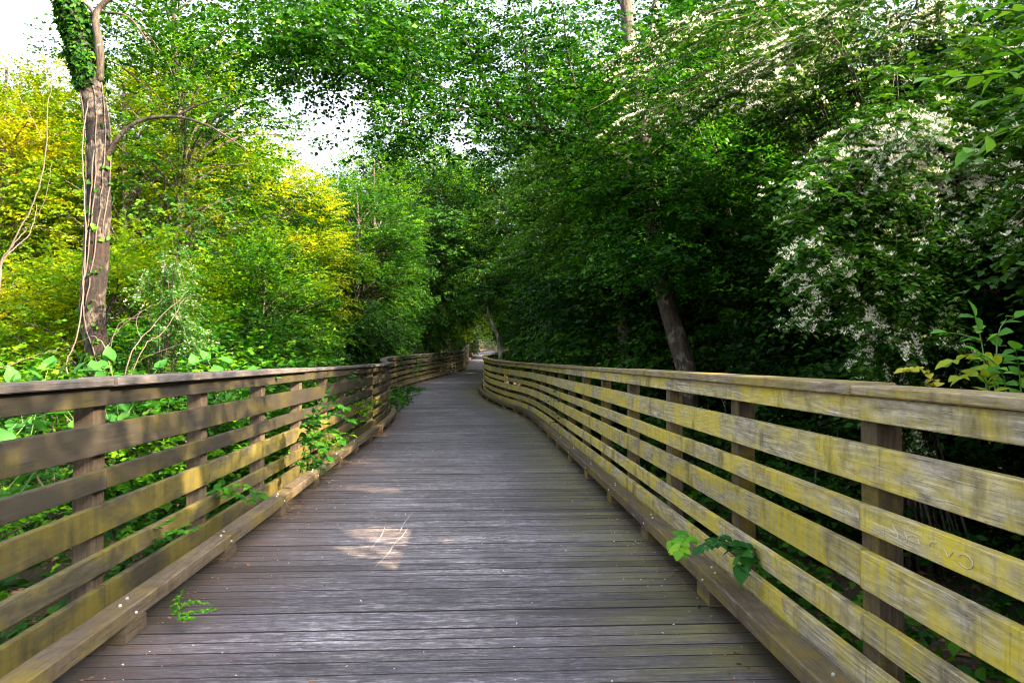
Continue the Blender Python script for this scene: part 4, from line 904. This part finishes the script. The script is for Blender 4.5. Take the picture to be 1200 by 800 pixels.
sprig('vine_sprig', 'single pale leaf lying on a board of the left fence', 'plant', [[A(105, 596, 4.6), A(112, 590, 4.45), A(118, 590, 4.3)]], .08, T_OV, M_L_green, col=(1.3, 1.6, 1.3), gap=.06, tint=.6)
sprig('curling_tendril', 'thin yellow green tendril curling over a board at the left edge', 'plant',
      [[A(2, 745, 3.5), A(8, 728, 3.5), A(18, 704, 3.5), A(32, 693, 3.5), A(46, 694, 3.5), A(50, 702, 3.5)]], .035, T_OV, M_L_yel, col=(.6, .8, .5), gap=.16, tint=.4, r=.003)
# broad vine leaves above the left cap
for (px, py, d, lab) in [(55, 440, 5.2, 'broad heart shaped vine leaves above the left fence cap near the left edge'), (165, 432, 6.0, 'broad bright vine leaves above the left fence cap right of the ivy trunk'), (275, 428, 7.2, 'large round vine leaves above the left fence cap near the middle'), (20, 520, 4.6, 'bluish vine leaves seen through the left fence at the left edge')]:
    st = []
    for _ in range(9):
        a = A(px + rng.uniform(-50, 50), py + 70, d + rng.uniform(-.1, .4)); b = A(px + rng.uniform(-55, 55), py + rng.uniform(-12, 28), d + rng.uniform(0, .5)); st.append([a, (a + b) / 2 + [0, 0, .03], b])
    sprig('broad_leaf_vine', lab, 'vine', st, .12, T_HEART, M_L_big, col=(.8, 1.0, 1.1), gap=.13, tint=.45, up=.8)

# ------------------------------------------------------------------ litter on the deck
def litter():
    L = Leaves(); n = 5600; s = rng.uniform(1.5, 34, n); u = rng.random(n)
    side = rng.choice([-1, 1], n, p=[.45, .55]); o = np.where(u < .72, side * (1.6 - np.abs(rng.normal(0, .13, n))), rng.uniform(-1.55, 1.55, n)); P = np.stack([line(a, b) for a, b in zip(s, o)]); P[:, 2] += .003 + rng.uniform(0, .004, n)
    L.add(T_OV, P, rng.normal(0, 1, P.shape) * [1, 1, .15], np.array([0, 0, 1.0]) + rng.normal(0, .3, P.shape), np.where(rng.random(n) < .03, rng.uniform(.03, .05, n), rng.uniform(.006, .024, n)), rng.random(n))
    tag(L.build('leaf_crumbs', M_litter), 'brown crumbs of dead leaves along the edges of the deck', 'leaf litter', kind='stuff')
    L = Leaves(); n = 1100; s = rng.uniform(2.5, 30, n); o = np.where(rng.random(n) < .5, rng.uniform(-1.6, 1.6, n), rng.choice([-1, 1], n) * (1.58 - np.abs(rng.normal(0, .2, n)))); P = np.stack([line(a, b) for a, b in zip(s, o)]); P[:, 2] += .004
    L.add(T_OV, P, rng.normal(0, 1, P.shape) * [1, 1, .1], np.array([0, 0, 1.0]) + rng.normal(0, .25, P.shape), rng.uniform(.006, .018, n), rng.random(n))
    tag(L.build('fallen_petals', M_petal), 'tiny white fallen petals scattered over the deck', 'petals', kind='stuff')
litter()

# ------------------------------------------------------------------ gaps cut into the crowns to put sun patches on deck and left fence
def open_gaps(targets):
    import bmesh
    bpy.context.view_layer.update(); d = np.array(sv)
    for o in list(scn.objects):
        if o.type != 'MESH' or o.name.split('.')[0] not in ('crown', 'foliage', 'blossom'): continue
        M = np.array(o.matrix_world); me = o.data; n = len(me.vertices); co = np.empty(n * 3, np.float32); me.vertices.foreach_get('co', co); W = co.reshape(-1, 3) @ M[:3, :3].T + M[:3, 3]
        bad = np.zeros(n, bool)
        for (t, rad) in targets:
            q = W - t; al = q @ d; dist = np.linalg.norm(q - al[:, None] * d, axis=1); bad |= (dist < rad) & (al > 0)
        if not bad.any() or bad.sum() > .2 * n: continue
        if me.users > 1: me = me.copy(); o.data = me
        bm = bmesh.new(); bm.from_mesh(me); bm.verts.ensure_lookup_table()
        bmesh.ops.delete(bm, geom=[bm.verts[int(i)] for i in np.nonzero(bad)[0]], context='VERTS'); bm.to_mesh(me); bm.free()
open_gaps([(np.array([-.66, 6.15, 0]), .24), (np.array([-.84, 5.7, 0]), .15), (np.array([-1.2, 8.4, 0]), .19), (np.array([-1.98, 5.2, .62]), .14), (np.array([-.5, 5.3, 0]), .12)])
